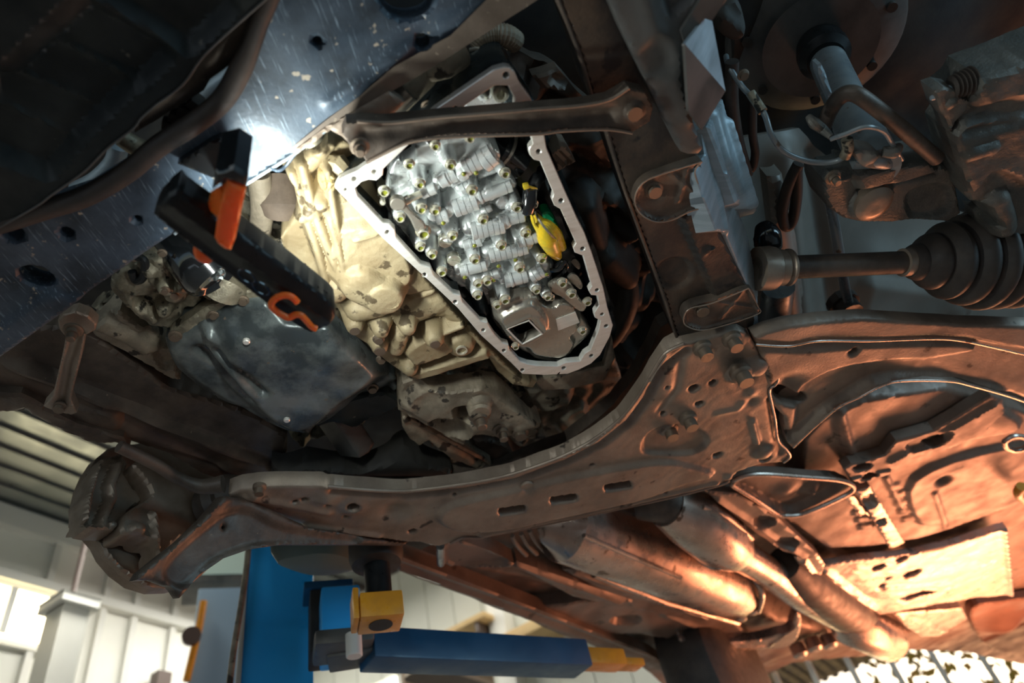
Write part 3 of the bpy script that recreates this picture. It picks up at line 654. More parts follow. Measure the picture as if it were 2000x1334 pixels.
# piston grooves around the banded bores, and end slots
for (x, y) in ((893, 404), (901, 401), (910, 398), (919, 394), (929, 447), (938, 444), (862, 352), (958, 502), (966, 499), (990, 548), (998, 546)):
    a = (x-9, y-16); b = (x+7, y+16); G.append(line([a, b], -.0030, .0011))
for (x0, y0, x1, y1) in ((928, 388, 934, 402), (962, 440, 982, 462), (846, 376, 856, 388), (953, 380, 962, 390), (984, 434, 992, 446), (984, 362, 996, 374), (924, 532, 930, 540), (942, 524, 950, 532), (992, 570, 996, 580), (1026, 536, 1036, 548)):
    G.append(line([(x0, y0), (x1, y1)], -.012, .0028))
G += [line([(862, 478), (880, 466)], .004, .0013), line([(878, 514), (896, 502)], .004, .0013), rough(.0005, 350)]
vbolts = [(851, 288, 9), (800, 325, 9.5), (881, 326, 9.5), (821, 363, 9), (751, 378, 10), (824, 412, 9.5), (851, 415, 9), (923, 376, 9.5), (988, 342, 9.5), (1011, 409, 9), (782, 429, 9), (828, 460, 13), (822, 486, 8.5), (845, 501, 9), (885, 465, 9), (945, 433, 9), (864, 535, 9), (929, 511, 9), (981, 484, 9), (1029, 460, 9), (1017, 528, 9), (953, 553, 9), (935, 558, 8), (1060, 510, 9), (934, 581, 8.5), (988, 590, 9), (1049, 570, 8), (1071, 583, 8), (919, 273, 9), (1100, 557, 9), (1118, 578, 9), (1149, 593, 8), (972, 600, 8), (1139, 650, 8), (1008, 680, 7), (1045, 402, 7)]
for x, y, r in vbolts[:28]: G.append(cap([(x-2, y-5)], .038, .0085, .1, 6.))
sheet('valve_casting', VO, vpl, G, .0016, .035, [], 'silver', vb, bevel=.003, angle=60)
for a_, d_, pr_ in BORES: turned('spool_bore', a_, d_, pr_, 'silver', vb, 26, 40)
for x, y, r in vbolts: bolt(vb, x, y, 1.798 if r < 12 else 1.793, r*.95, 'valve')
# oily drips: little domes of green oil on the casting
for x, y in ((930, 338), (906, 340), (866, 436), (927, 480), (974, 520), (908, 542), (964, 548), (1007, 508), (1068, 536), (1065, 500)):
    o = turned('oil_drop', W3(x, y, 1.802), -Z, [(0, .0034), (.0008, .0032), (.002, .002), (.0026, .0001)], 'oil', vb, 14)
# detent lever, roller and tube
sheet('detent_lever', [(763, 400), (772, 389), (786, 390), (795, 402), (806, 416), (826, 434), (832, 446), (822, 456), (812, 452), (800, 428), (786, 412), (768, 410)], 1.796, [], .002, .004, mat='silverp', parent=vb, bevel=.0012, smooth=True)
turned('lever_button', W3(777, 400, 1.793), Z, [(0, .009), (.001, .0098), (.010, .0098)], 'silverp', vb, 24)
tube('detent_tube', [W3(792, 392, 1.806), W3(800, 388, 1.806), W3(801, 388, 1.806), W3(822, 378, 1.81)], [.0062, .0062, .0052, .0052], 'bolt', vb, 18)
for x, y in ((870, 474), (887, 510)):
    s = thing; r0 = turned('slotted_plug', W3(x, y, 1.826), Z, [(0, .0092), (.0012, .0102), (.01, .0102)], 'bolt', vb, 28)
    box('slot_ridge', W3(x, y, 1.8245), np.array([.8, .6, 0]), np.array([-.6, .8, 0]), Z, .016, .0026, .003, 'bolt', vb, .0005)
tube('side_pipe', [W3(930, 560, 1.86), W3(936, 590, 1.85), W3(940, 606, 1.845), W3(938, 622, 1.86)], [.009, .014, .014, .009], 'cavity', vb, 16, True)
turned('pin', W3(748, 398, 1.812), Z, [(0, .0025), (.002, .004), (.02, .004), (.021, .006), (.03, .006)], 'bolt', vb, 14)
turned('top_bolt_sleeve', W3(979, 186, 1.815), Z, [(.010, .0055), (0, .006), (0, .0095), (.0015, .0105), (.05, .0105)], 'bolt', vb, 22)
sheet('top_land', [(906, 208), (935, 180), (950, 184), (960, 172), (975, 178), (985, 200), (975, 222), (930, 228)], 1.84, [cap([(950, 190)], .012, .008, .8, 3.)], .003, .04, mat='silver', parent=vb, bevel=.004, smooth=True)
# strainer
st = thing('oil_strainer', 'smooth pressed metal oil strainer with a dark square inlet at the bottom of the gearbox', 'oil filter', W3(1060, 640, 1.83))
SO = [(958, 590), (968, 580), (985, 582), (1001, 576), (1018, 572), (1040, 570), (1052, 580), (1064, 590), (1078, 592), (1090, 584), (1104, 584), (1125, 594), (1132, 606), (1138, 622), (1155, 644), (1153, 652), (1138, 668), (1121, 683), (1108, 700), (1096, 706), (1071, 706), (1044, 701), (1034, 692), (1020, 686), (1006, 674), (988, 660), (972, 640), (962, 624), (962, 608)]
sheet('strainer_pan', SO, 1.822, [poly([(975, 596), (1000, 588), (1040, 582), (1058, 598), (1080, 602), (1100, 594), (1118, 602), (1128, 640), (1112, 660), (1118, 676), (1098, 698), (1050, 694), (1034, 680), (1014, 676), (990, 652), (976, 624)], .012, 1.6, True),
   poly([(984, 622), (1028, 600), (1046, 604), (1066, 632), (1060, 655), (1022, 674), (988, 640)], .022, 1.8, True), line([(984, 622), (1028, 600), (1046, 604), (1066, 632)], .002, .003)],
   .0022, .02, [[(989, 643), (1010, 634), (1032, 626), (1046, 639), (1059, 652), (1040, 662), (1020, 671), (1004, 658)]], 'silverp', st, bevel=.003, angle=55)
rim(st, [(990, 642), (1012, 633), (1033, 626), (1046, 639), (1059, 652), (1040, 662), (1020, 672), (1004, 657), (990, 642)], 1.822, .022, .0016, 'flange', 'inlet_rim')
sheet('inlet_shade', [(980, 640), (1034, 615), (1068, 652), (1020, 682)], 1.84, [], .01, .004, mat='black', parent=st)  # black sheet behind the inlet; the hole's darkness is its colour
o = sheet('strainer_patch', [(1086, 624), (1124, 610), (1132, 630), (1090, 646)], 1.8085, [], .004, .002, mat='flange', parent=st)
for x, y, r in ((974, 600, 8), (1139, 649, 8), (1078, 584, 7)): bolt(st, x, y, 1.803, r*.8, 'valve')
# bracket plate with two bolts at the strainer's corner
sheet('corner_bracket', [(1072, 560), (1090, 548), (1112, 552), (1134, 586), (1146, 598), (1138, 610), (1118, 600), (1098, 582), (1082, 574)], 1.812, [], .003, .006, mat='silverp', parent=vb, bevel=.002, smooth=True)
sheet('thin_bracket', [(1108, 546), (1118, 536), (1128, 540), (1138, 556), (1134, 566), (1120, 556)], 1.82, [], .003, .004, mat='silverp', parent=vb, bevel=.001, smooth=True)
sheet('label_tab', [(1116, 512), (1124, 506), (1134, 518), (1130, 526)], 1.85, [], .003, .004, mat='silverp', parent=vb, smooth=True)
# solenoid, sensor, harness
so = thing('solenoid', 'large round black solenoid behind the top right corner of the valve body', 'solenoid', W3(1000, 300, 1.86))
tube('solenoid_body', [W3(968, 290, 1.858), W3(984, 300, 1.858), W3(985, 300, 1.858), W3(1012, 318, 1.86)], [.030, .030, .026, .026], 'gloss', so, 28)
tube('solenoid_band', [W3(976, 293, 1.858), W3(980, 296, 1.858)], [.0315, .0315], 'silverp', so, 28)
sn = thing('connector', 'black capsule shaped connector hanging at the right edge of the valve body', 'connector', W3(1035, 385, 1.82))
tube('connector_body', [W3(1035, 368, 1.815), W3(1036, 372, 1.812), W3(1034, 395, 1.805), W3(1030, 412, 1.802), W3(1030, 415, 1.802)], [.009, .0105, .0105, .010, .008], 'gloss', sn, 18)
tube('connector_neck', [W3(1040, 368, 1.82), W3(1048, 350, 1.83), W3(1056, 345, 1.845), W3(1058, 330, 1.86)], [.009, .009, .008, .007], 'black', sn, 14, True)
box('tie_head', W3(1027, 363, 1.80), XA, YA, Z, .008, .008, .006, 'yellow', sn, .0015)
tube('tie_strap', [W3(1027, 363, 1.801), W3(1036, 365, 1.802), W3(1048, 369, 1.81)], .0017, 'yellow', sn, 8)
wh = thing('wire_harness', 'shiny yellow wire harness sleeve at the right of the valve body', 'harness', W3(1070, 460, 1.82))
tube('yellow_sleeve', [W3(1043, 420, 1.815), W3(1050, 432, 1.81), W3(1062, 446, 1.806), W3(1070, 466, 1.806), W3(1080, 486, 1.812), W3(1090, 502, 1.825)], [.006, .009, .013, .015, .012, .006], 'yellow', wh, 14, True)
tube('yellow_fold', [W3(1052, 430, 1.807), W3(1070, 440, 1.805), W3(1086, 458, 1.81), W3(1098, 484, 1.82)], [.004, .008, .009, .007], 'yellow', wh, 10, True)
tube('wire', [W3(1030, 414, 1.81), W3(1040, 424, 1.80), W3(1046, 440, 1.80), W3(1062, 448, 1.80)], .0018, 'yellow', wh, 8, True)
tube('wire', [W3(1046, 414, 1.815), W3(1052, 428, 1.80), W3(1070, 452, 1.79), W3(1088, 470, 1.80)], .0018, 'olive', wh, 8, True)
sheet('green_clip', [(1060, 420), (1074, 416), (1088, 436), (1094, 456), (1082, 460), (1068, 440)], 1.835, [], .003, .02, mat='green', parent=wh, bevel=.003, smooth=True)
tube('black_wire', [W3(1085, 520, 1.83), W3(1100, 510, 1.82), W3(1108, 520, 1.82), W3(1098, 535, 1.825), W3(1080, 548, 1.835)], .003, 'gloss', wh, 10, True)
tube('black_wire', [W3(1075, 528, 1.82), W3(1092, 526, 1.815), W3(1104, 508, 1.82)], .0035, 'gloss', wh, 10, True)

# --- pipe and hose parts above the flange
sp = thing('filler_pipe', 'dusty metal pipe with a shiny wet elbow running along the beam edge', 'pipe', W3(820, 160, 1.86))
tube('pipe_run', [W3(770, 198, 1.85), W3(800, 172, 1.85), W3(830, 145, 1.86), W3(850, 128, 1.87)], [.020, .018, .017, .012], 'case', sp, 18, True)
tube('elbow', [W3(756, 212, 1.84), W3(775, 196, 1.835), W3(798, 176, 1.835)], [.013, .016, .015], 'silverp', sp, 18, True)
tube('pipe_sleeve', [W3(838, 152, 1.85), W3(862, 130, 1.85), W3(894, 105, 1.87)], [.006, .017, .020], 'case', sp, 16, True)
bolt(sp, 836, 212, 1.84, 10); bolt(sp, 760, 214, 1.83, 8)
ch = thing('corrugated_hose', 'small pale corrugated hose curling above the gearbox flange', 'hose', W3(970, 75, 1.9))
hp = catmull(np.array([W3(930, 92, 1.9), W3(942, 76, 1.9), W3(965, 68, 1.9), W3(988, 70, 1.9), W3(1006, 82, 1.91)]), False, 10)
tube('hose_body', hp, [.013+.0016*(i % 2) for i in range(len(hp))], 'case', ch, 16, angle=10)
tube('hose_clip', [W3(918, 98, 1.89), W3(935, 96, 1.885), W3(938, 108, 1.885), W3(930, 115, 1.885)], .003, 'silverp', ch, 8, True)
tag(sheet('cable_plate', [(1040, 150), (1090, 135), (1115, 165), (1105, 180), (1060, 175)], 1.9, [dent([(1085, 150), (1110, 165), (1105, 172), (1080, 158)], .01, 2.), rough(.002, 90)], .005, .02, mat='brownd', bevel=.004), 'dim brown connector plate beside the top of the gearbox flange', 'plate')

# ================================================================== ENGINE SIDE
eb = thing('engine_block', 'grimy engine block and clutter filling the dark bay around the gearbox', 'engine', W3(500, 600, 2.0))
sheet('block_wall', [(150, 640), (330, 470), (480, 350), (600, 280), (700, 270), (860, 190), (1000, 720), (1060, 760), (1080, 900), (980, 930), (880, 920), (800, 800), (740, 800), (600, 860), (450, 810), (300, 750)], 2.0, [rough(.02, 45), rough(.008, 110)], .008, .03, mat='olive', parent=eb)
sheet('bay_wall', [(990, 100), (1080, 120), (1200, 250), (1330, 690), (1290, 760), (1170, 880), (1060, 920), (1020, 760), (1190, 700), (1200, 600), (1090, 350)], 2.02, [rough(.03, 30), rough(.012, 70), cap([(1150, 420), (1210, 620)], .05, .02, 1., 2.), cap([(1190, 520), (1230, 560)], .06, .025, 1., 2.)], .008, .03, mat='dark2', parent=eb)
tube('grey_pipe', [W3(505, 340, 1.9), W3(512, 400, 1.9), W3(508, 450, 1.91), W3(500, 500, 1.93)], .016, 'case', eb, 16, True)
tube('round_housing', [W3(545, 350, 1.93), W3(548, 405, 1.90), W3(548, 412, 1.90)], [.030, .034, .026], 'brownd', eb, 22)
tube('bent_pipe', [W3(520, 470, 1.91), W3(540, 480, 1.9), W3(566, 470, 1.9), W3(580, 440, 1.91)], .011, 'olive', eb, 14, True)
tube('hose', [W3(1120, 700, 1.97), W3(1190, 660, 1.96), W3(1225, 590, 1.97), W3(1215, 520, 2.0)], .022, 'dark2', eb, 14, True)
sheet('lower_ledge', [(1020, 745), (1060, 735), (1130, 728), (1180, 720), (1200, 690), (1215, 740), (1190, 800), (1150, 850), (1130, 910), (1080, 900), (1050, 810)], 1.95, [poly([(1030, 760), (1090, 750), (1110, 790), (1060, 800)], .03, 1.5, True), poly([(1090, 830), (1140, 800), (1150, 840), (1110, 860)], .02, 1.5), rough(.005, 80)], .005, .04, mat='case', parent=eb, bevel=.006)
sheet('seal_lip', [(1040, 742), (1100, 734), (1180, 716), (1196, 660), (1202, 700), (1180, 745), (1110, 762), (1060, 764)], 1.88, [rough(.001, 90)], .004, .03, mat='case', parent=eb, bevel=.003)
# compressor
cp = thing('compressor', 'grimy lumpy metal compressor under the engine between beam and oil pan', 'compressor', W3(300, 560, 1.9))
sheet('compressor_body', [(214, 560), (228, 520), (262, 492), (300, 480), (340, 482), (372, 512), (402, 560), (398, 584), (380, 600), (360, 606), (350, 630), (330, 642), (296, 640), (262, 618), (232, 590)], 1.90,
   [cap([(300, 520), (330, 560)], .035, .03, .9, 2.), cap([(262, 560)], .03, .03, .7, 1.5), cap([(340, 582)], .052, .016, .6, 3.), cap([(322, 574)], .056, .010, .6, 3.), cap([(356, 572)], .056, .008, .7, 3.), cap([(312, 502)], .05, .010, .9, 3.), cap([(336, 524)], .05, .009, .9, 3.), cap([(290, 540)], .045, .012, .9, 3.), cap([(368, 540)], .042, .010, .9, 3.), cap([(262, 512)], .035, .014, .8, 3.), cap([(320, 615)], .03, .010, .9, 3.), cap([(240, 560), (260, 600), (300, 630)], .022, .006, 1., 3.), rough(.003, 120), rough(.0012, 300)],
   .0035, .05, mat='olive', parent=cp, smooth=True, bevel=.008)
for x, y, z, r in ((340, 580, 1.846, 9), (322, 571, 1.843, 7), (262, 506, 1.865, 8), (366, 538, 1.855, 7), (316, 498, 1.85, 7)): bolt(cp, x, y, z, r)
tube('black_clip', [W3(262, 500, 1.872), W3(282, 510, 1.865), W3(280, 540, 1.865), W3(266, 548, 1.87), W3(258, 530, 1.872)], .006, 'black', cp, 10, True)
tag(sheet('engine_bracket', [(178, 640), (196, 618), (236, 600), (262, 622), (306, 652), (336, 700), (352, 745), (330, 742), (300, 722), (262, 700), (220, 678), (180, 656)], 1.93, [cap([(190, 640), (240, 660), (290, 690)], .02, .018, 1., 1.5), dent([(306, 690), (322, 690), (336, 712), (320, 716)], .015, 2., True), poly([(208, 590), (250, 610), (290, 640), (270, 650), (230, 625)], .012, 2.), rough(.0012, 90)], .004, .04, mat='case', bevel=.006), 'grey brown cast bracket below the compressor with an oval opening', 'bracket')
ofl = thing('oil_filter', 'glossy black canister with bluish glints behind the work lamp', 'oil filter', W3(400, 520, 1.86))
tube('canister', [W3(352, 470, 1.93), W3(400, 522, 1.855), W3(414, 540, 1.84), W3(418, 544, 1.838)], [.042, .042, .040, .034], 'gloss', ofl, 28)
sheet('glint_patch', [(392, 520), (412, 512), (436, 524), (440, 540), (424, 552), (402, 546)], 1.828, [rough(.0035, 420)], .002, .004, mat='pan', parent=ofl, smooth=True, bevel=.001)  # blue-grey dimpled sheet; the canister's reflection is put into its colour
tube('filter_neck', [W3(440, 545, 1.90), W3(432, 570, 1.875), W3(430, 574, 1.874)], [.035, .036, .030], 'olive', ofl, 22)
# engine oil pan
op = thing('engine_oil_pan', 'blue grey pressed steel engine oil pan with stepped grooves', 'oil pan', W3(560, 720, 1.86))
sheet('pan_body', [(322, 664), (334, 650), (380, 622), (420, 598), (452, 580), (486, 572), (520, 566), (560, 590), (640, 595), (668, 624), (700, 655), (728, 690), (774, 742), (776, 766), (742, 786), (702, 798), (662, 812), (604, 850), (560, 844), (520, 826), (480, 800), (430, 780), (380, 750), (344, 718)], 1.885,
   [poly([(470, 655), (545, 610), (640, 600), (700, 655), (728, 700), (722, 742), (660, 790), (606, 836), (560, 836), (500, 790), (450, 720)], .055, 1.0, True), poly([(345, 690), (400, 640), (470, 680), (520, 790), (480, 795), (400, 755)], .018, .8, True),
    line([(391, 668), (440, 700), (488, 745)], -.016, .009), line([(431, 659), (480, 690), (516, 722)], -.016, .007), cap([(410, 664), (456, 694), (500, 734)], .040, .005, 1., 1.5), line([(470, 600), (560, 560)], -.02, .02),
    cap([(330, 664), (360, 720), (430, 770), (540, 830)], .006, .006, 1., 2.), bump(660, 650, .01, .05), line([(610, 838), (700, 800), (770, 755)], -.012, .012), rough(.0012, 50)],
   .004, .05, mat='pan', parent=op, bevel=.006, angle=60)
sheet('pan_rim', [(452, 578), (486, 570), (520, 556), (540, 566), (500, 590), (440, 616), (400, 640), (350, 668), (330, 668), (336, 650), (400, 604)], 1.872, [rough(.0012, 140)], .004, .02, mat='olive', parent=op, bevel=.004, smooth=True)
for x, y, z, r in ((341, 662, 1.855, 10), (474, 592, 1.855, 9), (416, 620, 1.857, 8), (728, 764, 1.86, 9)): bolt(op, x, y, z, r)
for x, y in ((481, 670), (560, 823)): turned('bare_rivet', W3(x, y, 1.826), Z, [(0, .004), (.0015, .0055), (.006, .0055)], 'flange', op, 14)
# black bracket and box beside the pan
tag(sheet('black_bracket', [(640, 800), (690, 780), (750, 770), (778, 782), (772, 800), (720, 822), (694, 838), (650, 826), (620, 836)], 1.875, [bump(668, 808, .006, .02), rough(.001, 60)], .005, .03, mat='tray', bevel=.005, smooth=True), 'black moulded bracket under the rear corner of the oil pan', 'bracket')
nb = [W3(656, 822, 1.90), W3(706, 892, 1.87), W3(732, 866, 1.90)]
tag(sheet('dark_duct', [(655, 823), (698, 812), (733, 866), (722, 884), (704, 894)], Pl(nb), [], .006, .06, mat='greyd', bevel=.003), 'short dark square duct with a light edge hanging below the oil pan', 'duct')
# engine mount
em = thing('engine_mount', 'brown dusty engine mount bracket with large bolts below the gearbox', 'engine mount', W3(920, 820, 1.84))
sheet('mount_bracket', [(778, 804), (780, 770), (786, 748), (808, 742), (850, 752), (880, 750), (940, 742), (972, 754), (1000, 778), (1036, 811), (1058, 828), (1054, 842), (1030, 857), (1008, 850), (979, 857), (945, 852), (916, 852), (905, 870), (870, 852), (838, 832), (812, 818), (790, 808)], 1.85,
   [poly([(800, 800), (860, 764), (940, 762), (1000, 800), (1050, 830), (1000, 842), (940, 842), (905, 862), (838, 826)], .022, 1.2, True), line([(798, 812), (846, 835), (905, 864)], .006, .003), dent([(850, 822), (880, 820), (892, 832), (870, 836)], .02, 1.5, True), dent([(894, 786), (908, 784), (914, 806), (900, 812)], .02, 3.), cap([(940, 800)], .036, .020, .4, 2.), cap([(985, 838)], .028, .016, .6, 2.), cap([(1016, 842)], .026, .014, .6, 2.), bump(830, 770, -.012, .03), rough(.0015, 90)],
   .0035, .04, mat='case', parent=em, bevel=.005)
sheet('mount_base', [(786, 812), (800, 822), (838, 842), (905, 878), (960, 905), (962, 914), (940, 922), (880, 898), (836, 862), (820, 874), (800, 860), (786, 836)], 1.875, [line([(800, 830), (900, 884), (950, 912)], -.008, .006), rough(.001, 80)], .004, .05, mat='case', parent=em, bevel=.006)
sheet('mount_arm', [(925, 862), (985, 870), (1010, 900), (1040, 925), (1000, 935), (960, 908)], 1.90, [bump(970, 890, .01, .02)], .005, .05, mat='brownd', parent=em, bevel=.006, smooth=True)
for x, y, z, r, k in ((939, 823, 1.806, 17, 'stud'), (982, 849, 1.814, 14, 'stud'), (1018, 855, 1.817, 13, 'plain')): bolt(em, x, y, z, r, k)
turned('spacer', W3(938, 808, 1.812), Z, [(0, .017), (.004, .021), (.03, .024)], 'case', em, 26)

# ================================================================== RIGHT RAIL, BRACKETS, SHIELDS
rl = thing('chassis_rail', 'dark greasy chassis rail running down beside the open gearbox', 'rail', W3(1300, 400, 1.80))
sheet('rail_face', [(1062, -60), (1090, 0), (1130, 100), (1157, 190), (1185, 255), (1198, 300), (1219, 366), (1246, 441), (1276, 522), (1300, 588), (1318, 648), (1332, 684), (1380, 668), (1440, 650), (1477, 640), (1483, 610), (1462, 560), (1417, 452), (1385, 380), (1372, 330), (1360, 290), (1290, 180), (1200, -60)], 1.80,
   [poly([(1338, 432), (1372, 402), (1480, 600), (1405, 590)], .012, 4.), cap([(1320, 535)], -.0, .001, 1., 1.), dent([(1290, 525), (1310, 508), (1338, 512), (1348, 535), (1334, 556), (1306, 558)], .006, 1.5, True), bump(1241, 235, -.006, .03), poly([(1395, 488), (1378, 500), (1374, 494), (1384, 486)], .015, 4.), rough(.0012, 26)],
   .0045, .07, mat='rail', parent=rl, bevel=.005)
for nm, ol, bt, xs, zz in (('upper_bracket', [(1371, 316), (1300, 338), (1264, 352), (1246, 370), (1240, 394), (1252, 418), (1280, 433), (1312, 430), (1345, 414), (1373, 403), (1372, 381), (1357, 337)], (1281, 378, 15), (((1312, 342), (1366, 384)), ((1346, 328), (1326, 396))), 1.783),
                        ('lower_bracket', [(1462, 563), (1392, 592), (1350, 602), (1336, 618), (1340, 636), (1372, 645), (1420, 634), (1481, 613), (1480, 598)], (1374, 611, 14), (((1398, 592), (1478, 604)), ((1451, 572), (1410, 624))), 1.778)):
    f = [dent([tuple(np.array(p)*.9+np.array(ol).mean(0)*.1) for p in ol], .005, 2.)]+[line(list(q), .003, .0018) for q in xs]+[bump(bt[0], bt[1], -.004, .016), rough(.0004, 60)]
    s = sheet(nm, ol, zz, f, .0028, .018, mat='brownd', parent=rl, bevel=.002, smooth=True)
    bolt(s, bt[0], bt[1], zz-.001, bt[2])
    rim(s, ol+ol[:1], zz, -.0005, .0011, 'brown', smooth=True)
rim(rl, [(1062, -60), (1090, 0), (1130, 100), (1157, 190), (1185, 255), (1198, 300), (1219, 366), (1246, 441), (1276, 522), (1300, 588), (1318, 648), (1332, 684)], 1.80, -.001, .0028, 'brownd', smooth=True)
rim(rl, [(1337, 434), (1350, 462), (1376, 520), (1398, 574), (1396, 586), (1340, 602)], 1.80, .004, .0035, 'brownd', smooth=True)
# the folded guard plate with its bright triangular face
gd = thing('guard_plate', 'folded grey brown guard plate with a bright bluish triangular face beside the rail', 'guard plate', W3(1340, 120, 1.75))
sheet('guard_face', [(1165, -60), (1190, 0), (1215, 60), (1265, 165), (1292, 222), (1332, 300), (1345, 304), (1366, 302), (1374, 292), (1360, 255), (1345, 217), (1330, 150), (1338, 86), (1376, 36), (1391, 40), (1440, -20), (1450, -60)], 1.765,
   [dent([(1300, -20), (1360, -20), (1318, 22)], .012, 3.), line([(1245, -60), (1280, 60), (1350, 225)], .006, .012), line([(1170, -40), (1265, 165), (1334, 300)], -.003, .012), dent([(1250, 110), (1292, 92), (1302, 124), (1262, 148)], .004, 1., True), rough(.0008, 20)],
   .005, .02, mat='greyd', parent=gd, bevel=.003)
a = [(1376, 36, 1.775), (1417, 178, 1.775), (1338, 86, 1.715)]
sheet('bright_fold', [(1376, 36), (1391, 41), (1417, 178), (1338, 86)], Pl(a), [], .006, .004, mat='grey', parent=gd)['label'] = 'bright bluish triangular fold'  # same plate in paler blue steel; side light put into the colour
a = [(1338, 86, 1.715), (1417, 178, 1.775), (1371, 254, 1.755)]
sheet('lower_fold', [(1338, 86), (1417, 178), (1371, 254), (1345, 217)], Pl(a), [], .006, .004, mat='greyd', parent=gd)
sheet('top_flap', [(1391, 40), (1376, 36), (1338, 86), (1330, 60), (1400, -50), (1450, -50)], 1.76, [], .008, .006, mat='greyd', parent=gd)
sd = [(1357, 336, 1.785), (1480, 605, 1.785), (1462, 453, 1.86)]
shp = Pl(sd)
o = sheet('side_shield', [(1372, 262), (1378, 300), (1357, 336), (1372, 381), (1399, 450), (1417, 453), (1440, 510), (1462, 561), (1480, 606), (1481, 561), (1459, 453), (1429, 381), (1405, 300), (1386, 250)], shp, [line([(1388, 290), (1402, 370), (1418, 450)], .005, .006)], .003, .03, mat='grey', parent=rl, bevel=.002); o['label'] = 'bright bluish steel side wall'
sheet('side_foot', [(1478, 600), (1482, 640), (1480, 668), (1472, 655), (1470, 610)], 1.80, [], .006, .04, mat='grey', parent=rl)
cvp = Pl([(1390, 240, 1.86), (1478, 412, 1.86), (1441, 300, 1.90)])
tag(sheet('curved_panel', [(1384, 246), (1412, 190), (1424, 240), (1441, 300), (1462, 360), (1480, 405), (1478, 416), (1460, 400), (1440, 395), (1405, 300)], cvp, [line([(1398, 225), (1425, 320), (1460, 400)], -.02, .012), line([(1420, 240), (1470, 400)], .01, .008)], .005, .03, mat='grey', bevel=.004), 'curved dark bluish sheet panel between the rail shield and the brake hoses', 'panel')

# ================================================================== SUBFRAME
sf = thing('subframe', 'large dusty brown stamped subframe with bolts, slots and holes', 'subframe', W3(1100, 950, 1.78))
top = [(470, 957), (500, 952), (560, 950), (650, 950), (720, 957), (790, 959), (850, 953), (895, 947), (950, 938), (1000, 926), (1055, 908), (1105, 888), (1157, 860), (1210, 820), (1242, 782), (1262, 750), (1278, 722), (1300, 690), (1335, 672), (1380, 662), (1420, 650), (1447, 647), (1466, 658), (1476, 676), (1486, 694), (1500, 704), (1512, 709), (1520, 738), (1514, 752), (1503, 762), (1508, 790), (1514, 818), (1520, 860), (1536, 878), (1543, 892), (1530, 904), (1480, 908), (1440, 922), (1424, 938), (1404, 948), (1300, 974), (1180, 1000), (1060, 1026), (960, 1045), (935, 1050), (905, 1050), (880, 1062), (850, 1068), (820, 1060), (800, 1060), (760, 1054), (700, 1048), (640, 1036), (600, 1030), (560, 1014), (520, 996), (480, 982), (452, 978), (446, 966)]
def slot(cx, cy, L=27, r=7.5, a=-9):
    a = math.radians(a); d = np.array([math.cos(a), math.sin(a)]); n = np.array([-d[1], d[0]]); c = np.array([cx, cy]); out = []
    for s0, st in ((1, 90), (-1, 270)):
        for k in range(5):
            t = math.radians(st-k*45); out.append(tuple(c+d*(s0*(L-r))+r*(d*math.cos(t)+n*math.sin(t)*.95)))
    return out
sheet('subframe_panel', top, 1.78,
   [poly([(862, 1018), (872, 1000), (910, 986), (1000, 966), (1150, 932), (1250, 914), (1300, 910), (1340, 916), (1390, 932), (1340, 946), (1250, 978), (1100, 1012), (1000, 1034), (930, 1040), (885, 1034)], .010, .9, True),
    line([(650, 960), (790, 970), (900, 960), (1010, 940), (1110, 902), (1175, 868), (1230, 825), (1265, 778), (1290, 725), (1340, 686)], -.012, .007), line([(640, 950), (790, 959), (895, 947), (1000, 926), (1105, 888), (1157, 862), (1210, 820), (1262, 750), (1300, 690)], .006, .004),
    cap([(1382, 694)], .006, .020, .5, .8), cap([(1440, 676)], .006, .020, .5, .8), bump(1382, 690, -.008, .012), bump(1438, 670, -.008, .012), cap([(1455, 740), (1480, 730)], .018, .03, .8, .7), bump(1456, 738, -.016, .014), line([(1505, 780), (1515, 850), (1525, 885)], -.006, .007), cap([(1472, 828), (1482, 868)], .008, .006, 1., 1.), cap([(1468, 775), (1470, 790)], -.0, .01, 1., 1.), bump(1470, 785, -.006, .010), bump(1466, 768, .006, .010),
    cap([(1495, 892)], .014, .026, .8, 1.), dent([(1260, 880), (1270, 850), (1310, 834), (1360, 842), (1378, 864), (1350, 884), (1290, 886)], .010, 1.2, True), bump(770, 1000, -.014, .026), bump(1030, 950, -.006, .012), cap([(1350, 720), (1340, 790), (1300, 850)], -.0, .01, 1., 1.), line([(1330, 700), (1320, 760), (1290, 800)], -.004, .008),
    line([(1400, 808), (1440, 800), (1450, 788)], .004, .006), cap([(1424, 936)], .006, .012, 1., 1.), line([(940, 1046), (1180, 996), (1400, 944)], .005, .004), line([(480, 970), (560, 985), (640, 1000)], .006, .008), bump(500, 964, .012, .012), bump(692, 990, .01, .02), bump(640, 975, .006, .02), line([(600, 1026), (740, 1046)], .006, .006), rough(.0005, 30), rough(.0003, 130)],
   .0042, .03, [(1355, 759, 10), (1392, 748, 7), (1366, 789, 8), (1295, 808, 5), (1401, 889, 9), (1303, 758, 3.5), (1494, 896, 11), (1030, 951, 9), (690, 995, 12), (805, 1038, 8), (930, 1037, 6), (1300, 974-12, 4), (888, 968, 4), (1157, 909, 4), (594, 977, 6), (576, 982, 4), (640, 988, 5), (1424, 938, 6), (675, 1010, 4), slot(1000, 998), slot(1101, 976), slot(1207, 951)],
   'brown', sf, bevel=.003, angle=60)
for x, y, z, r, k in ((1382, 699, 1.745, 15, 'plain'), (1440, 681, 1.745, 15, 'plain'), (1459, 749, 1.735, 17, 'plain'), (1353, 837, 1.752, 14, 'plain'), (1315, 856, 1.766, 14, 'plain'), (506, 966, 1.76, 10, 'plain')): bolt(sf, x, y, z, r, k, squash=1.9)
turned('bushing_ring', W3(1030, 952, 1.776), Z, [(0, .010), (0, .0135), (.01, .0145)], 'brown', sf, 24)
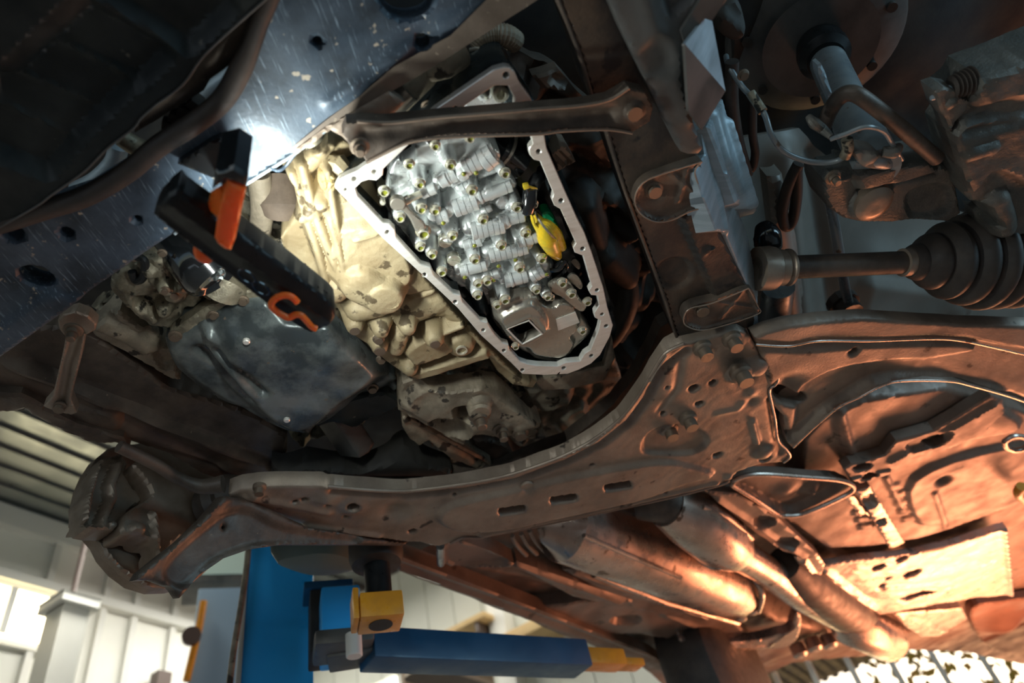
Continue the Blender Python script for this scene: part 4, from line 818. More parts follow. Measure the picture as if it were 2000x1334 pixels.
o = turned('dark_dome', W3(770, 1000, 1.80), Z, [(-.008, .004), (-.006, .012), (0, .024), (.01, .026)], 'brownd', sf, 26)
sheet('inner_wall', [(640, 930), (790, 940), (895, 928), (1000, 906), (1105, 866), (1200, 790), (1250, 720), (1290, 640), (1350, 600), (1400, 660), (1300, 730), (1200, 850), (1100, 905), (1000, 940), (850, 962), (640, 965)], 1.87, [rough(.003, 30)], .008, .03, mat='brownd', parent=sf)
rim(sf, [(640, 950), (720, 957), (790, 959), (850, 953), (895, 947), (950, 938), (1000, 926), (1055, 908), (1105, 888), (1157, 860), (1210, 820), (1242, 782), (1262, 750), (1278, 722), (1300, 690), (1335, 672)], 1.78, .0, .0035, 'brown', smooth=True)
rim(sf, [(880, 1062), (905, 1050), (935, 1050), (960, 1045), (1060, 1026), (1180, 1000), (1300, 974), (1404, 948), (1424, 938)], 1.78, .001, .0030, 'floorpan', smooth=True)
rim(sf, [(1500, 704), (1512, 709), (1520, 738), (1514, 752), (1503, 762), (1508, 790), (1514, 818), (1520, 860), (1536, 878), (1543, 892), (1530, 904)], 1.78, .001, .0024, 'shield', smooth=True)
tag(sheet('dark_cross_tube', [(530, 905), (600, 890), (700, 900), (790, 880), (880, 900), (890, 950), (790, 962), (640, 958), (530, 950)], 1.90, [rough(.01, 50), cap([(560, 925), (880, 925)], .03, .03, 1., 1.)], .007, .04, mat='dark', bevel=.008), 'black cross tube hidden above the front edge of the subframe', 'cross tube')

# ---------------- right control arm
def arm(name, label, outline, pl, feats, holes, mat, res=.005):
    t = thing(name, label, 'control arm', tuple(np.array(outline and (pl if isinstance(pl, Pl) else Pl(pl)).at(*outline[0]))))
    sheet('arm_shell', outline, pl, feats, res, .022, holes, mat, t, bevel=.004, angle=60); return t
ca = arm('control_arm', 'sweeping stamped suspension control arm right of the subframe with a thin bright rim', [(1474, 660), (1500, 648), (1540, 637), (1600, 629), (1690, 623), (1780, 628), (1880, 634), (2100, 640), (2100, 830), (2000, 786), (1950, 769), (1880, 750), (1850, 746), (1810, 744), (1760, 746), (1720, 756), (1680, 777), (1640, 796), (1592, 835), (1549, 876), (1540, 868), (1536, 820), (1510, 800), (1500, 740), (1490, 700)], 1.765,
   [dent([(1478, 674), (1540, 678), (1600, 668), (1700, 668), (1820, 664), (1880, 668), (1960, 684), (2100, 705), (2100, 850), (1960, 765), (1850, 740), (1760, 738), (1710, 748), (1660, 775), (1600, 815), (1550, 860), (1520, 800), (1500, 720)], .022, 1.8),
    poly([(1490, 690), (1560, 690), (1700, 680), (1860, 676), (1900, 684), (1820, 698), (1720, 705), (1620, 725), (1560, 770), (1545, 840), (1520, 790), (1500, 720)], -.008, .9, True), bump(1540, 766, -.02, .03), rough(.0008, 26)],
   [(1666, 685, 10), [(1506, 756), (1520, 752), (1545, 756), (1570, 768), (1572, 778), (1555, 782), (1528, 778), (1508, 768)]], 'brown')
rim(ca, [(1476, 673), (1540, 676), (1600, 666), (1700, 666), (1820, 662), (1880, 666), (1960, 683), (2000, 692), (2100, 712)], 1.765, .002, .0020, 'exh', smooth=True)
rim(ca, [(1549, 874), (1592, 833), (1640, 794), (1680, 775), (1720, 754), (1760, 744), (1850, 744), (1900, 754), (2000, 784), (2100, 830)], 1.765, .0, .0024, 'exh', smooth=True)
turned('bush_sleeve', W3(1541, 768, 1.80), Z, [(0, .018), (0, .024), (.04, .024)], 'brownd', ca, 26)
# ---------------- left control arm
lp = Pl([(300, 1135, 1.62), (434, 969, 1.765), (700, 1050, 1.77)])
la = arm('control_arm', 'thick dark curved control arm dropping from the subframe towards the far wheel', [(434, 969), (480, 972), (520, 990), (600, 1028), (700, 1046), (800, 1058), (790, 1064), (700, 1062), (560, 1062), (491, 1072), (440, 1090), (393, 1122), (352, 1168), (337, 1146), (300, 1132), (262, 1134), (270, 1120), (315, 1084), (349, 1058), (397, 1012)], lp,
   [line([(262, 1130), (315, 1086), (349, 1060), (397, 1014), (440, 972)], .006, .009), dent([(330, 1110), (400, 1040), (470, 1000), (560, 1036), (700, 1056), (560, 1056), (490, 1062), (420, 1090), (360, 1140)], .010, 1., True), rough(.001, 30)], [(438, 1030, 3.5)], 'brownd')

# ================================================================== LEFT FRONT BRAKE
wc = H3(275, 1010, 1.36)
bp = Pl([wc, wc+LONG*.3, wc+Z*.3])
bd = thing('front_brake', 'brown brake disc with caliper and dust shield hanging at the far front wheel hub', 'brake', tuple(wc))
sheet('brake_disc', [(152, 1016), (153, 985), (160, 950), (172, 922), (190, 894), (214, 874), (240, 868), (330, 860), (430, 900), (470, 960), (450, 1040), (420, 1100), (380, 1135), (340, 1147), (300, 1148), (262, 1136), (230, 1112), (206, 1084), (194, 1060), (168, 1030)], bp,
  [cap([(340, 1000)], .02, .07, .5, .6)], .007, .025, mat='disc', parent=bd, bevel=.004)
bp2 = Pl([wc-LAT*0+LAT*.03, wc+LONG*.3+LAT*.03, wc+Z*.3+LAT*.03])
sheet('dust_shield', [(192, 1055), (225, 1060), (280, 1050), (330, 1060), (345, 1080), (340, 1120), (322, 1148), (280, 1144), (236, 1118), (206, 1086)], bp2, [line([(196, 1062), (230, 1110), (290, 1144)], .006, .006), rough(.001, 30)], .005, .01, mat='disc', parent=bd, bevel=.003)
bp3 = Pl([wc+LAT*.055, wc+LONG*.3+LAT*.055, wc+Z*.3+LAT*.055])
sheet('caliper', [(157, 1020), (160, 978), (176, 930), (200, 895), (240, 885), (250, 905), (245, 925), (262, 955), (288, 960), (290, 975), (256, 990), (244, 1010), (236, 1034), (210, 1044), (176, 1044), (158, 1040)], bp3, [cap([(198, 900), (180, 960), (172, 1010)], .016, .004, 1., 3.), cap([(238, 905), (222, 945), (226, 970), (208, 1010), (206, 1030)], .022, .006, 1., 3.), cap([(160, 1032), (220, 1036)], .022, .009, .9, 2.), cap([(224, 1022)], .024, .007, .6, 3.), cap([(276, 1030)], .02, .01, .5, 3.), rough(.0004, 60)], .004, .04, mat='disc', parent=bd, bevel=.005)
bp4 = Pl([wc+LAT*.09, wc+LONG*.3+LAT*.09, wc+Z*.3+LAT*.09])
sheet('knuckle', [(262, 905), (300, 900), (360, 930), (400, 980), (390, 1030), (350, 1050), (330, 1070), (312, 1090), (302, 1060), (270, 1045), (240, 1040), (244, 1010), (262, 990), (296, 968), (286, 940)], bp4, [cap([(276, 940)], .012, .014, .8, 2.), cap([(277, 1028)], .014, .012, .6, 2.), cap([(306, 1000), (312, 1060)], .012, .004, 1., 3.), rough(.0005, 50)], .005, .05, mat='disc', parent=bd, bevel=.006, smooth=True)
turned('shaft_boot', wc+LAT*.10+LONG*.09+Z*.0, LAT, [(0, .05)]+[(.012+i*.016, .048-.003*i+(.007 if i % 2 else 0)) for i in range(5)]+[(.09, .016)], 'rubber', bd, 26)
tag(tube('tie_rod', [W3(232, 872, 1.80), W3(300, 905, 1.80), W3(350, 935, 1.80), W3(392, 950, 1.80), W3(436, 945, 1.80)], [.010, .010, .010, .013, .016], 'brownd', None, 14, True), 'slim brown tie rod above the far brake disc', 'tie rod')

# ================================================================== RIGHT STRUT, KNUCKLE, CALIPER, SHAFT
sr = thing('suspension_strut', 'grey suspension strut tube rising into a dim round spring seat', 'strut', W3(1680, 250, 1.9))
sa, sb = W3(1612, 110, 2.12), W3(1712, 330, 1.80)
ax = (sb-sa)/np.linalg.norm(sb-sa)
tube('strut_tube', [sa, sa+(sb-sa)*.62, sa+(sb-sa)*.63, sb], [.030, .031, .034, .034], 'strut', sr, 30)
sc_ = W3(1600, 85, 2.16)
turned('spring_seat', sc_, -ax, [(-.01, .10), (0, .045), (.012, .055), (.016, .11), (.03, .15), (.034, .155), (.05, .158), (.06, .15), (.10, .10)], 'greyd', sr, 44)
turned('strut_collar', W3(1606, 100, 2.13), ax, [(-.02, .04), (0, .044), (.02, .044), (.03, .032)], 'black', sr, 28)
for k in range(7):
    u1 = np.cross(ax, Z); u1 /= np.linalg.norm(u1); u2 = np.cross(ax, u1); t = k*.9
    turned('seat_hole', sc_+ax*(-.013)+.125*(math.cos(t)*u1+math.sin(t)*u2), ax, [(-.012, .008), (.0, .009)], 'dark', sr, 12)
tube('strut_clamp', [W3(1676, 304, 1.81), W3(1712, 312, 1.80), W3(1746, 324, 1.81)], [.010, .013, .009], 'strut', sr, 14, True)
sheet('strut_bracket', [(1598, 128), (1604, 124), (1612, 140), (1622, 170), (1632, 200), (1626, 206), (1612, 176), (1600, 146)], 1.86, [], .004, .015, mat='grey', parent=sr, bevel=.002)
tube('clamp_tab', [W3(1724, 296, 1.79), W3(1745, 296, 1.785), W3(1758, 284, 1.79)], [.007, .010, .005], 'cast', sr, 10, True)
sheet('lower_collar', [(1672, 300), (1705, 296), (1728, 306), (1742, 322), (1716, 332), (1690, 328), (1678, 316)], 1.79, [cap([(1705, 312)], .006, .014, 1., 1.), rough(.001, 90)], .003, .03, mat='inner', parent=sr, bevel=.004, smooth=True)
kn = thing('steering_knuckle', 'dark cast steering knuckle with an oval cap under the strut', 'knuckle', W3(1720, 380, 1.80))
sheet('knuckle_body', [(1610, 352), (1622, 338), (1650, 332), (1690, 325), (1760, 312), (1800, 306), (1828, 325), (1860, 330), (1870, 370), (1880, 420), (1850, 434), (1780, 432), (1740, 436), (1690, 436), (1650, 428), (1622, 410), (1612, 380)], 1.81,
   [poly([(1680, 345), (1700, 335), (1800, 308), (1828, 326), (1840, 334), (1760, 356), (1690, 370)], .018, 2.), cap([(1712, 404)], .016, .036, .5, 1.), line([(1680, 372), (1830, 336)], -.006, .004), cap([(1632, 350)], .022, .014, .7, 2.), cap([(1658, 344)], .022, .014, .4, 3.), dent([(1780, 380), (1840, 370), (1850, 410), (1790, 420)], .01, 1., True), rough(.0015, 50)],
   .004, .06, mat='cast', parent=kn, bevel=.006)
turned('oval_cap', W3(1712, 403, 1.792), Z, [(0, .006), (-.001, .016), (.002, .024), (.006, .030), (.02, .031)], 'disc', kn, 30)
bolt(kn, 1632, 352, 1.782, 12, 'stud')
cl_ = thing('brake_caliper', 'rough cast dark brake caliper with a small ribbed rubber boot at the frame edge', 'caliper', W3(1930, 280, 1.78))
sheet('caliper_body', [(1905, 145), (1940, 132), (2100, 70), (2100, 480), (2010, 460), (1998, 462), (1960, 468), (1942, 464), (1934, 440), (1944, 434), (1925, 400), (1900, 396), (1888, 380), (1872, 320), (1862, 280), (1858, 260), (1870, 240), (1876, 210), (1886, 190), (1895, 165)], 1.77,
   [poly([(1930, 150), (2100, 90), (2100, 170), (1990, 185), (1930, 200)], .02, 1.2, True), poly([(1868, 262), (1960, 240), (2100, 240), (2100, 400), (1960, 330), (1900, 380), (1880, 340)], .015, 1.4, True), cap([(1905, 306), (1945, 296)], .022, .012, .7, 2.), cap([(1960, 400), (1975, 455)], .018, .02, 1., 1.5), bump(2000, 200, .01, .03), line([(1880, 250), (1980, 225), (2060, 180)], -.008, .008), rough(.002, 45), rough(.0006, 200)],
   .005, .07, mat='cast', parent=cl_, bevel=.007)
sheet('caliper_lug', [(1828, 180), (1846, 172), (1868, 176), (1878, 190), (1898, 196), (1888, 215), (1868, 240), (1860, 262), (1852, 236), (1838, 215), (1832, 196)], 1.765, [cap([(1864, 206)], .006, .008, .8, 2.), rough(.001, 120)], .003, .03, mat='cast', parent=cl_, bevel=.004)
bx = [W3(1856, 172, 1.775), W3(1902, 156, 1.775)]
bpr = []; 
for i in range(13): bpr.append((i*np.linalg.norm(bx[1]-bx[0])/12, .010+(.005 if i % 2 else 0)+.0004*i))
turned('pin_boot', bx[0], bx[1]-bx[0], bpr, 'rubber', cl_, 22, 20)
turned('slide_pin', W3(1818, 192, 1.775), bx[1]-bx[0], [(0, .003), (.004, .004), (.02, .004), (.02, .009), (.028, .009)], 'grey', cl_, 14)
ds = thing('drive_shaft', 'dark brown drive shaft with collars and a ribbed rubber boot', 'drive shaft', W3(1650, 510, 1.80))
d0, d1 = W3(1478, 525, 1.82), W3(2060, 500, 1.80); dx = (d1-d0)/np.linalg.norm(d1-d0)
def dsx(px, py=None): # distance along the shaft of a sight line column
    best = min(np.linspace(0, 1.4, 800), key=lambda t: abs(1000+FPX*((d0+dx*t-CAM)@CR)/((d0+dx*t-CAM)@FD)-px)); return best
tube('shaft', [d0, d0+dx*dsx(1815)], .0195, 'brownd', ds, 26)
turned('inner_joint', d0+dx*dsx(1462), dx, [(0, .030), (0, .036), (.022, .037), (.03, .035), (.034, .030), (.046, .030), (.050, .026), (.054, .031), (.058, .031), (.062, .021)], 'disc', ds, 30)
turned('clamp_ring', d0+dx*dsx(1762), dx, [(0, .020), (.001, .024), (.016, .024), (.017, .027), (.024, .027), (.03, .024)], 'disc', ds, 28)
L = dsx(2100)-dsx(1776); pr = []
for i in range(121):
    t = i/120; base = .030+.047*min(1, t*2.6); pr.append((t*L, base-.004+.016*abs(math.cos(t*math.pi*10))**.8*min(1, t*5)))
turned('rubber_boot', d0+dx*dsx(1776), dx, pr, 'rubber', ds, 40, 25)
# lines and hoses around the strut
tag(tube('stabiliser_bar', [W3(1610, 245, 1.86), W3(1622, 215, 1.84), W3(1640, 190, 1.82), W3(1662, 182, 1.81), W3(1690, 195, 1.80), W3(1760, 250, 1.79), W3(1830, 310, 1.785)], .011, 'brownd', None, 16, True), 'thick brown bar bending over the strut down to the caliper', 'bar')
hz = thing('brake_hose', 'thin bluish black brake hose curving below the strut', 'hose', W3(1550, 290, 1.85))
tube('hose_line', [W3(1418, 110, 2.0), W3(1424, 130, 1.96), W3(1450, 170, 1.93), W3(1474, 195, 1.9), W3(1494, 225, 1.87), W3(1506, 262, 1.85), W3(1530, 295, 1.84), W3(1570, 313, 1.83), W3(1610, 318, 1.82), W3(1640, 312, 1.81), W3(1652, 300, 1.80)], .0042, 'strut', hz, 12, True)
tube('ferrule', [W3(1466, 182, 1.905), W3(1490, 218, 1.875)], .007, 'olive', hz, 14)
tube('ferrule', [W3(1650, 306, 1.80), W3(1656, 290, 1.798), W3(1654, 272, 1.80)], .008, 'olive', hz, 14, True)
bolt(hz, 1455, 150, 1.90, 9)
tag(tube('sensor_wire', [W3(1622, 272, 1.80), W3(1650, 262, 1.79), W3(1690, 248, 1.78), W3(1725, 256, 1.78), W3(1742, 280, 1.785), W3(1762, 312, 1.80)], .0034, 'strut', None, 10, True), 'thin blue grey sensor wire looping in front of the strut', 'wire')
tag(tube('wire_clip', [W3(1578, 226, 1.83), W3(1590, 240, 1.82), W3(1606, 252, 1.82), W3(1624, 268, 1.80)], [.004, .008, .007, .004], 'cast', None, 10, True), 'small rough metal clip holding the wire left of the strut', 'clip')
for i, (pts, r, lb) in enumerate((([(1470, 190), (1470, 260), (1475, 300), (1468, 330), (1455, 320)], .007, 'dark thin hose hanging behind the brake hose ferrule'), ([(1560, 320), (1540, 360), (1528, 410), (1534, 442), (1548, 430), (1556, 380), (1556, 330)], .010, 'dark looped hose behind the curved bluish panel'), ([(1430, 120), (1430, 200), (1442, 280), (1460, 340)], .010, 'black hose running down from the top right corner beam'))):
    tag(tube('hanging_hose', [W3(x, y, 1.96) for x, y in pts], r, 'rubber', None, 12, True), lb, 'hose')
lk = thing('stabiliser_link', 'slim shiny vertical link rod behind the drive shaft with a black foot', 'link', W3(1650, 500, 1.88))
tube('rod', [W3(1610, 330, 1.93), W3(1630, 440, 1.90), W3(1650, 560, 1.88), W3(1660, 605, 1.87)], .009, 'strut', lk, 14)
turned('foot', W3(1662, 612, 1.862), Z, [(0, .018), (-.002, .024), (.02, .024), (.022, .03), (.04, .03)], 'rubber', lk, 12, 20)
tube('knob', [W3(1490, 440, 1.93), W3(1498, 460, 1.91), W3(1500, 480, 1.90), W3(1494, 500, 1.9)], [.014, .024, .024, .012], 'gloss', lk, 18, True)
tag(sheet('grey_column', [(1486, 330), (1520, 330), (1556, 460), (1580, 640), (1530, 650), (1510, 560), (1500, 440)], 2.0, [cap([(1510, 340), (1555, 640)], .03, .025, 1., 1.)], .008, .03, mat='inner', bevel=.006), 'pale grey brown column panel behind the inner drive shaft joint', 'panel')
tag(tube('grey_pillar', [W3(1520, 560, 1.90), W3(1515, 600, 1.90), W3(1500, 660, 1.88)], .030, 'strut', None, 18, True), 'stubby grey cylinder below the inner drive shaft joint', 'cylinder')
tag(sheet('cable_cover', [(1400, 20), (1440, 0), (1456, 40), (1452, 72), (1432, 80), (1405, 60)], 1.95, [line([(1410, 30), (1445, 60)], .01, .01)], .005, .04, mat='dark', bevel=.006, smooth=True), 'dark cable cover beside the guard plate', 'cover')

# ================================================================== UNDERBODY TOWARDS THE TAIL
ub = thing('underbody', 'sealed steel floor of the car stretching back to the tail', 'car floor', W3(1500, 1050, 1.9))
sheet('floor_panel', [(770, 1092), (860, 1060), (1000, 1040), (1200, 990), (1440, 925), (1545, 880), (1560, 780), (1640, 760), (2150, 690), (2150, 1345), (2000, 1298), (1895, 1274), (1772, 1268), (1685, 1281), (1545, 1295), (1454, 1340), (1300, 1340), (1240, 1292), (1100, 1240), (940, 1176), (780, 1116)], 1.93,
   [dent([(1210, 985), (1400, 950), (1560, 1060), (1770, 1215), (1680, 1225), (1450, 1160), (1300, 1060)], .09, 1.2, True), line([(900, 1090), (1080, 1130), (1460, 1260)], .012, .02), line([(860, 1120), (1250, 1275)], .02, .02), rough(.004, 14), rough(.0015, 50)],
   .014, .05, mat='floorpan', parent=ub, angle=60)
for ol, z, ft, lb in (([(772, 1096), (786, 1092), (940, 1150), (1100, 1212), (1260, 1276), (1300, 1300), (1310, 1318), (1240, 1292), (1100, 1240), (940, 1176), (778, 1116)], 1.865, [line([(780, 1102), (1280, 1292)], -.006, .006)], 'sill_flange'),
                      ([(860, 1062), (905, 1060), (960, 1080), (1005, 1104), (1000, 1110), (930, 1112), (880, 1110), (858, 1100)], 1.86, [dent([(872, 1072), (905, 1070), (985, 1100), (940, 1106), (880, 1104)], .012, 1.5, True)], 'jacking_cup'),
                      ([(1000, 1104), (1010, 1098), (1120, 1136), (1240, 1176), (1210, 1186), (1120, 1168)], 1.87, [line([(1010, 1104), (1210, 1176)], .008, .01)], 'floor_rail'),
                      ([(1040, 1190), (1180, 1170), (1330, 1180), (1440, 1220), (1470, 1250), (1400, 1262), (1250, 1240), (1130, 1236)], 1.885, [dent([(1200, 1208), (1240, 1206), (1244, 1216), (1210, 1218)], .02, 2., True), line([(1300, 1200), (1420, 1250)], .01, .012), rough(.002, 30)], 'floor_plate'),
                      ([(1100, 1116), (1140, 1110), (1320, 1180), (1420, 1210), (1340, 1212), (1240, 1190)], 1.875, [line([(1120, 1116), (1380, 1206)], .01, .01)], 'floor_rail')):
    sheet(lb, ol, z, ft, .008, .04, mat='floorpan', parent=ub, bevel=.005)
# ribs of the tunnel cover
for i, (x0, y0, x1, y1) in enumerate(((1000, 1046, 1028, 1084), (1018, 1042, 1048, 1082), (1034, 1036, 1066, 1078), (1052, 1030, 1084, 1068))):
    tube('floor_rib', [W3(x0, y0, 1.87), W3((x0+x1)/2-4, (y0+y1)/2, 1.865), W3(x1, y1, 1.87)], .006, 'floorpan', ub, 8, True)
tag(tube('chrome_stub', [W3(860, 1066, 1.84), W3(861, 1100, 1.87)], .010, 'strut', None, 14), 'short pale metal stub beside the jacking cup behind the subframe', 'stub')
# shields and exhaust
mf = thing('exhaust_shield', 'long rounded brown heat shield beside the exhaust behind the subframe', 'heat shield', W3(1200, 1080, 1.85))
tube('shield_barrel', [W3(1085, 1022, 1.90), W3(1100, 1030, 1.88), W3(1250, 1080, 1.88), W3(1400, 1140, 1.88), W3(1440, 1160, 1.89)], [.06, .085, .095, .095, .07], 'exh', mf, 30)
tube('shield_seam', [W3(1140, 1046, 1.80), W3(1250, 1094, 1.80), W3(1330, 1128, 1.80)], .006, 'exh', mf, 8)
tube('shield_edge', [W3(1160, 1120, 1.86), W3(1300, 1176, 1.86), W3(1440, 1216, 1.87)], .012, 'exh', mf, 10)
tube('shield_band', [W3(1444, 1128, 1.88), W3(1462, 1160, 1.84), W3(1456, 1196, 1.84)], .010, 'exh', mf, 10, True)
tube('shield_band', [W3(1470, 1128, 1.88), W3(1488, 1160, 1.84), W3(1480, 1194, 1.84)], .010, 'exh', mf, 10, True)
for x, y in ((1452, 1204), (1474, 1200), (1450, 1214)): turned('shield_clip', W3(x, y, 1.83), Z, [(0, .01), (.004, .018), (.02, .018)], 'exh', mf, 12)
ex = thing('exhaust_pipe', 'brown exhaust pipe with a thick catalyst can running towards the tail', 'exhaust', W3(1500, 1120, 1.85))
e = [W3(1300, 985, 1.86), W3(1345, 1008, 1.85), W3(1405, 1056, 1.84), W3(1430, 1072, 1.84)]
tube('catalyst_can', e, [.055, .076, .076, .062], 'exh', ex, 34)
tube('can_sleeve', [W3(1240, 990, 1.88), W3(1300, 984, 1.865), W3(1348, 1010, 1.85)], [.03, .055, .070], 'brownd', ex, 30, True)
tube('pipe_run', [W3(1425, 1072, 1.85), W3(1490, 1110, 1.86), W3(1560, 1160, 1.86), W3(1640, 1205, 1.87), W3(1700, 1232, 1.87)], [.05, .045, .05, .05, .04], 'exh', ex, 26, True)
tube('resonator', [W3(1650, 1210, 1.87), W3(1664, 1216, 1.87), W3(1730, 1248, 1.87), W3(1742, 1254, 1.87)], [.05, .085, .085, .05], 'exh', ex, 30)
tube('rubber_sleeve', [W3(1530, 1100, 1.88), W3(1580, 1140, 1.87), W3(1650, 1190, 1.87), W3(1700, 1215, 1.88)], [.05, .07, .075, .04], 'brownd', ex, 24, True)
turned('pipe_flange', W3(1400, 1052, 1.845), e[2]-e[1], [(0, .076), (.004, .080), (.012, .080), (.016, .076)], 'exh', ex, 34)
cr = thing('tunnel_rail', 'light brown strip rail with slots beside the exhaust', 'rail', W3(1480, 1010, 1.85))
sheet('rail_strip', [(1376, 960), (1440, 966), (1512, 1006), (1588, 1076), (1600, 1086), (1580, 1092), (1530, 1078), (1468, 1036), (1410, 988)], 1.845, [line([(1400, 975), (1480, 1030), (1570, 1088)], .008, .008), dent([(1480, 1012), (1506, 1016), (1508, 1026), (1486, 1024)], .02, 2., True), dent([(1520, 1054), (1550, 1056), (1552, 1068), (1524, 1066)], .02, 2., True), rough(.001, 40)], .006, .03, mat='floorpan', parent=cr, bevel=.004)
sheet('rail_end', [(1552, 1090), (1596, 1082), (1612, 1104), (1600, 1140), (1618, 1160), (1600, 1156), (1572, 1120)], 1.85, [line([(1570, 1096), (1606, 1150)], .008, .006)], .006, .03, mat='exh', parent=cr, bevel=.004)
tube('rail_wire', [W3(1372, 990, 1.83), W3(1420, 1010, 1.83), W3(1468, 1052, 1.83)], .007, 'exh', cr, 8, True)
rg = thing('support_ring', 'triangular pressed cup with a bright rounded rim behind the subframe corner', 'bracket', W3(1550, 965, 1.83))
rgo = [(1429, 947), (1440, 935), (1482, 926), (1573, 932), (1640, 938), (1667, 951), (1650, 968), (1573, 1002), (1538, 1007), (1517, 1003), (1475, 975)]
sheet('cup', rgo, 1.835, [dent([(1442, 948), (1480, 934), (1570, 940), (1640, 948), (1570, 990), (1535, 996), (1480, 968)], .02, 1.2, True), bump(1540, 968, .012, .03), cap([(1590, 966)], .002, .006, 1., 1.)], .005, .02, mat='floorpan', parent=rg, smooth=True, bevel=.003)
rp = catmull(np.array([W3(x, y, 1.826) for x, y in rgo+rgo[:1]]), False, 5)
tube('rim', rp, .0062, 'exh', rg, 10)
fp = thing('floor_bracket', 'long pierced pressed bracket with two oval openings right of the triangular cup', 'bracket', W3(1720, 900, 1.85))
sheet('bracket_plate', [(1648, 918), (1664, 908), (1706, 898), (1730, 890), (1751, 862), (1825, 842), (1870, 815), (1937, 774), (1960, 782), (1965, 805), (1920, 850), (1860, 876), (1807, 888), (1755, 904), (1738, 928), (1680, 946), (1664, 940)], 1.84, [line([(1740, 900), (1800, 868), (1940, 790)], .01, .008), cap([(1662, 940), (1738, 922)], .006, .006, 1., 2.), dent([(1780, 866), (1850, 846), (1846, 862), (1790, 880)], .012, 1.2, True), rough(.001, 40)], .0055, .025,
  [[(1668, 914), (1684, 906), (1702, 908), (1700, 916), (1682, 921), (1670, 920)], [(1680, 932), (1696, 924), (1714, 924), (1714, 932), (1696, 938), (1682, 938)], [(1800, 862), (1820, 852), (1842, 850), (1838, 860), (1818, 868)], (1910, 812, 7)], 'floorpan', fp, bevel=.004)
sheet('strap', [(1672, 960), (1700, 950), (1716, 975), (1768, 1060), (1738, 1072), (1700, 1005)], 1.85, [dent([(1686, 972), (1700, 968), (1708, 986), (1694, 992)], .02, 2., True), line([(1690, 960), (1752, 1062)], .003, .02), dent([(1716, 1015), (1722, 1013), (1726, 1022), (1719, 1024)], .02, 3.), rough(.0008, 60)], .005, .02, mat='exh', parent=fp, bevel=.003)
sheet('step_rail', [(1650, 972), (1666, 968), (1700, 1010), (1690, 1004), (1682, 1010)], 1.86, [], .006, .02, mat='exh', parent=fp, bevel=.003)
tk = thing('floor_pan', 'broad reddish brown floor pan with pressed ridges and a notched edge', 'floor pan', W3(1850, 920, 1.88))
sheet('pan_panel', [(1572, 862), (1630, 800), (1700, 770), (1850, 750), (1990, 800), (2120, 850), (2120, 960), (1990, 985), (1950, 1000), (1850, 1036), (1790, 1054), (1700, 1068), (1620, 1072), (1560, 1030), (1520, 1010), (1560, 950)], 1.885,
  [poly([(1640, 810), (1720, 780), (1850, 764), (1980, 820), (1960, 850), (1700, 880), (1660, 890)], .012, 1., True), poly([(1790, 940), (1960, 880), (2090, 890), (2000, 975), (1850, 1020), (1800, 1020)], .014, .8, True), line([(1730, 930), (1766, 1000)], .008, .008), line([(1820, 955), (1846, 1030)], .006, .005), bump(1838, 932, -.02, .02), line([(1636, 790), (1660, 880)], .008, .006)]+[poly([(1738+i*7, 950+i*16), (1756+i*7, 947+i*16), (1758+i*7, 953+i*16), (1740+i*7, 957+i*16)], .006, 3.) for i in range(5)]+[poly([(1670+i*6, 1000+i*14), (1690+i*6, 997+i*14), (1692+i*6, 1003+i*14), (1672+i*6, 1007+i*14)], .006, 3.) for i in range(3)]+[cap([(1858, 782)], .014, .014, .6, 2.), cap([(1676, 868)], .014, .014, .6, 2.), rough(.001, 30)],
  .0065, .04, mat='floorpan', parent=tk, bevel=.006, angle=50)
tag(tube('tie_ring', catmull(np.array([W3(1962, 862, 1.83), W3(1980, 852, 1.83), W3(2004, 856, 1.83), W3(2006, 872, 1.83), W3(1984, 880, 1.83), W3(1966, 874, 1.83), W3(1962, 862, 1.83)]), False, 5), .007, 'exh', None, 10), 'pale metal tie ring at the frame edge right of the pierced bracket', 'ring')
sh = thing('heat_shield', 'broad pale aluminium heat shield plate with holes near the bright doorway', 'heat shield', W3(1800, 1120, 1.87))
sheet('shield_plate', [(1602, 1106), (1685, 1094), (1790, 1084), (1880, 1060), (1966, 1030), (1972, 1080), (1980, 1162), (1946, 1166), (1902, 1168), (1860, 1176), (1820, 1182), (1720, 1202), (1708, 1196), (1670, 1190), (1604, 1150)], 1.86, [line([(1612, 1116), (1710, 1190)], .008, .008), line([(1962, 1034), (1975, 1160)], .012, .006), line([(1730, 1150), (1860, 1140), (1940, 1100)], .006, .01), rough(.002, 26), rough(.0007, 90)], .008, .02, [(1762, 1093, 13), (1781, 1121, 17), (1716, 1109, 13), [(1756, 1172), (1772, 1164), (1800, 1156), (1826, 1156), (1822, 1162), (1795, 1166), (1770, 1174)], (1722, 1146, 7), (1734, 1130, 5)], 'shield', sh, bevel=.004)
sheet('shield_step', [(1600, 1148), (1616, 1134), (1640, 1136), (1700, 1184), (1690, 1192), (1668, 1196), (1604, 1152)], 1.85, [], .008, .02, [(1634, 1157, 8)], 'shield', sh, bevel=.004)
tag(sheet('rear_shield', [(1745, 1200), (1800, 1196), (1880, 1190), (1890, 1210), (1850, 1230), (1835, 1244), (1800, 1244), (1770, 1226)], 1.87, [line([(1760, 1206), (1850, 1232)], .01, .01), rough(.002, 40)], .008, .03, mat='shield', bevel=.005), 'small crumpled pale shield behind the large heat shield plate', 'heat shield')
tag(sheet('rear_cover', [(1900, 1190), (1960, 1176), (2120, 1170), (2120, 1290), (2000, 1285), (1930, 1262), (1905, 1230)], 1.89, [bump(1960, 1215, .04, .08), line([(1920, 1250), (2060, 1190)], .01, .01), rough(.002, 24)], .01, .03, mat='red', bevel=.006, smooth=True), 'reddish brown rounded cover at the tail above the bright doorway', 'cover')
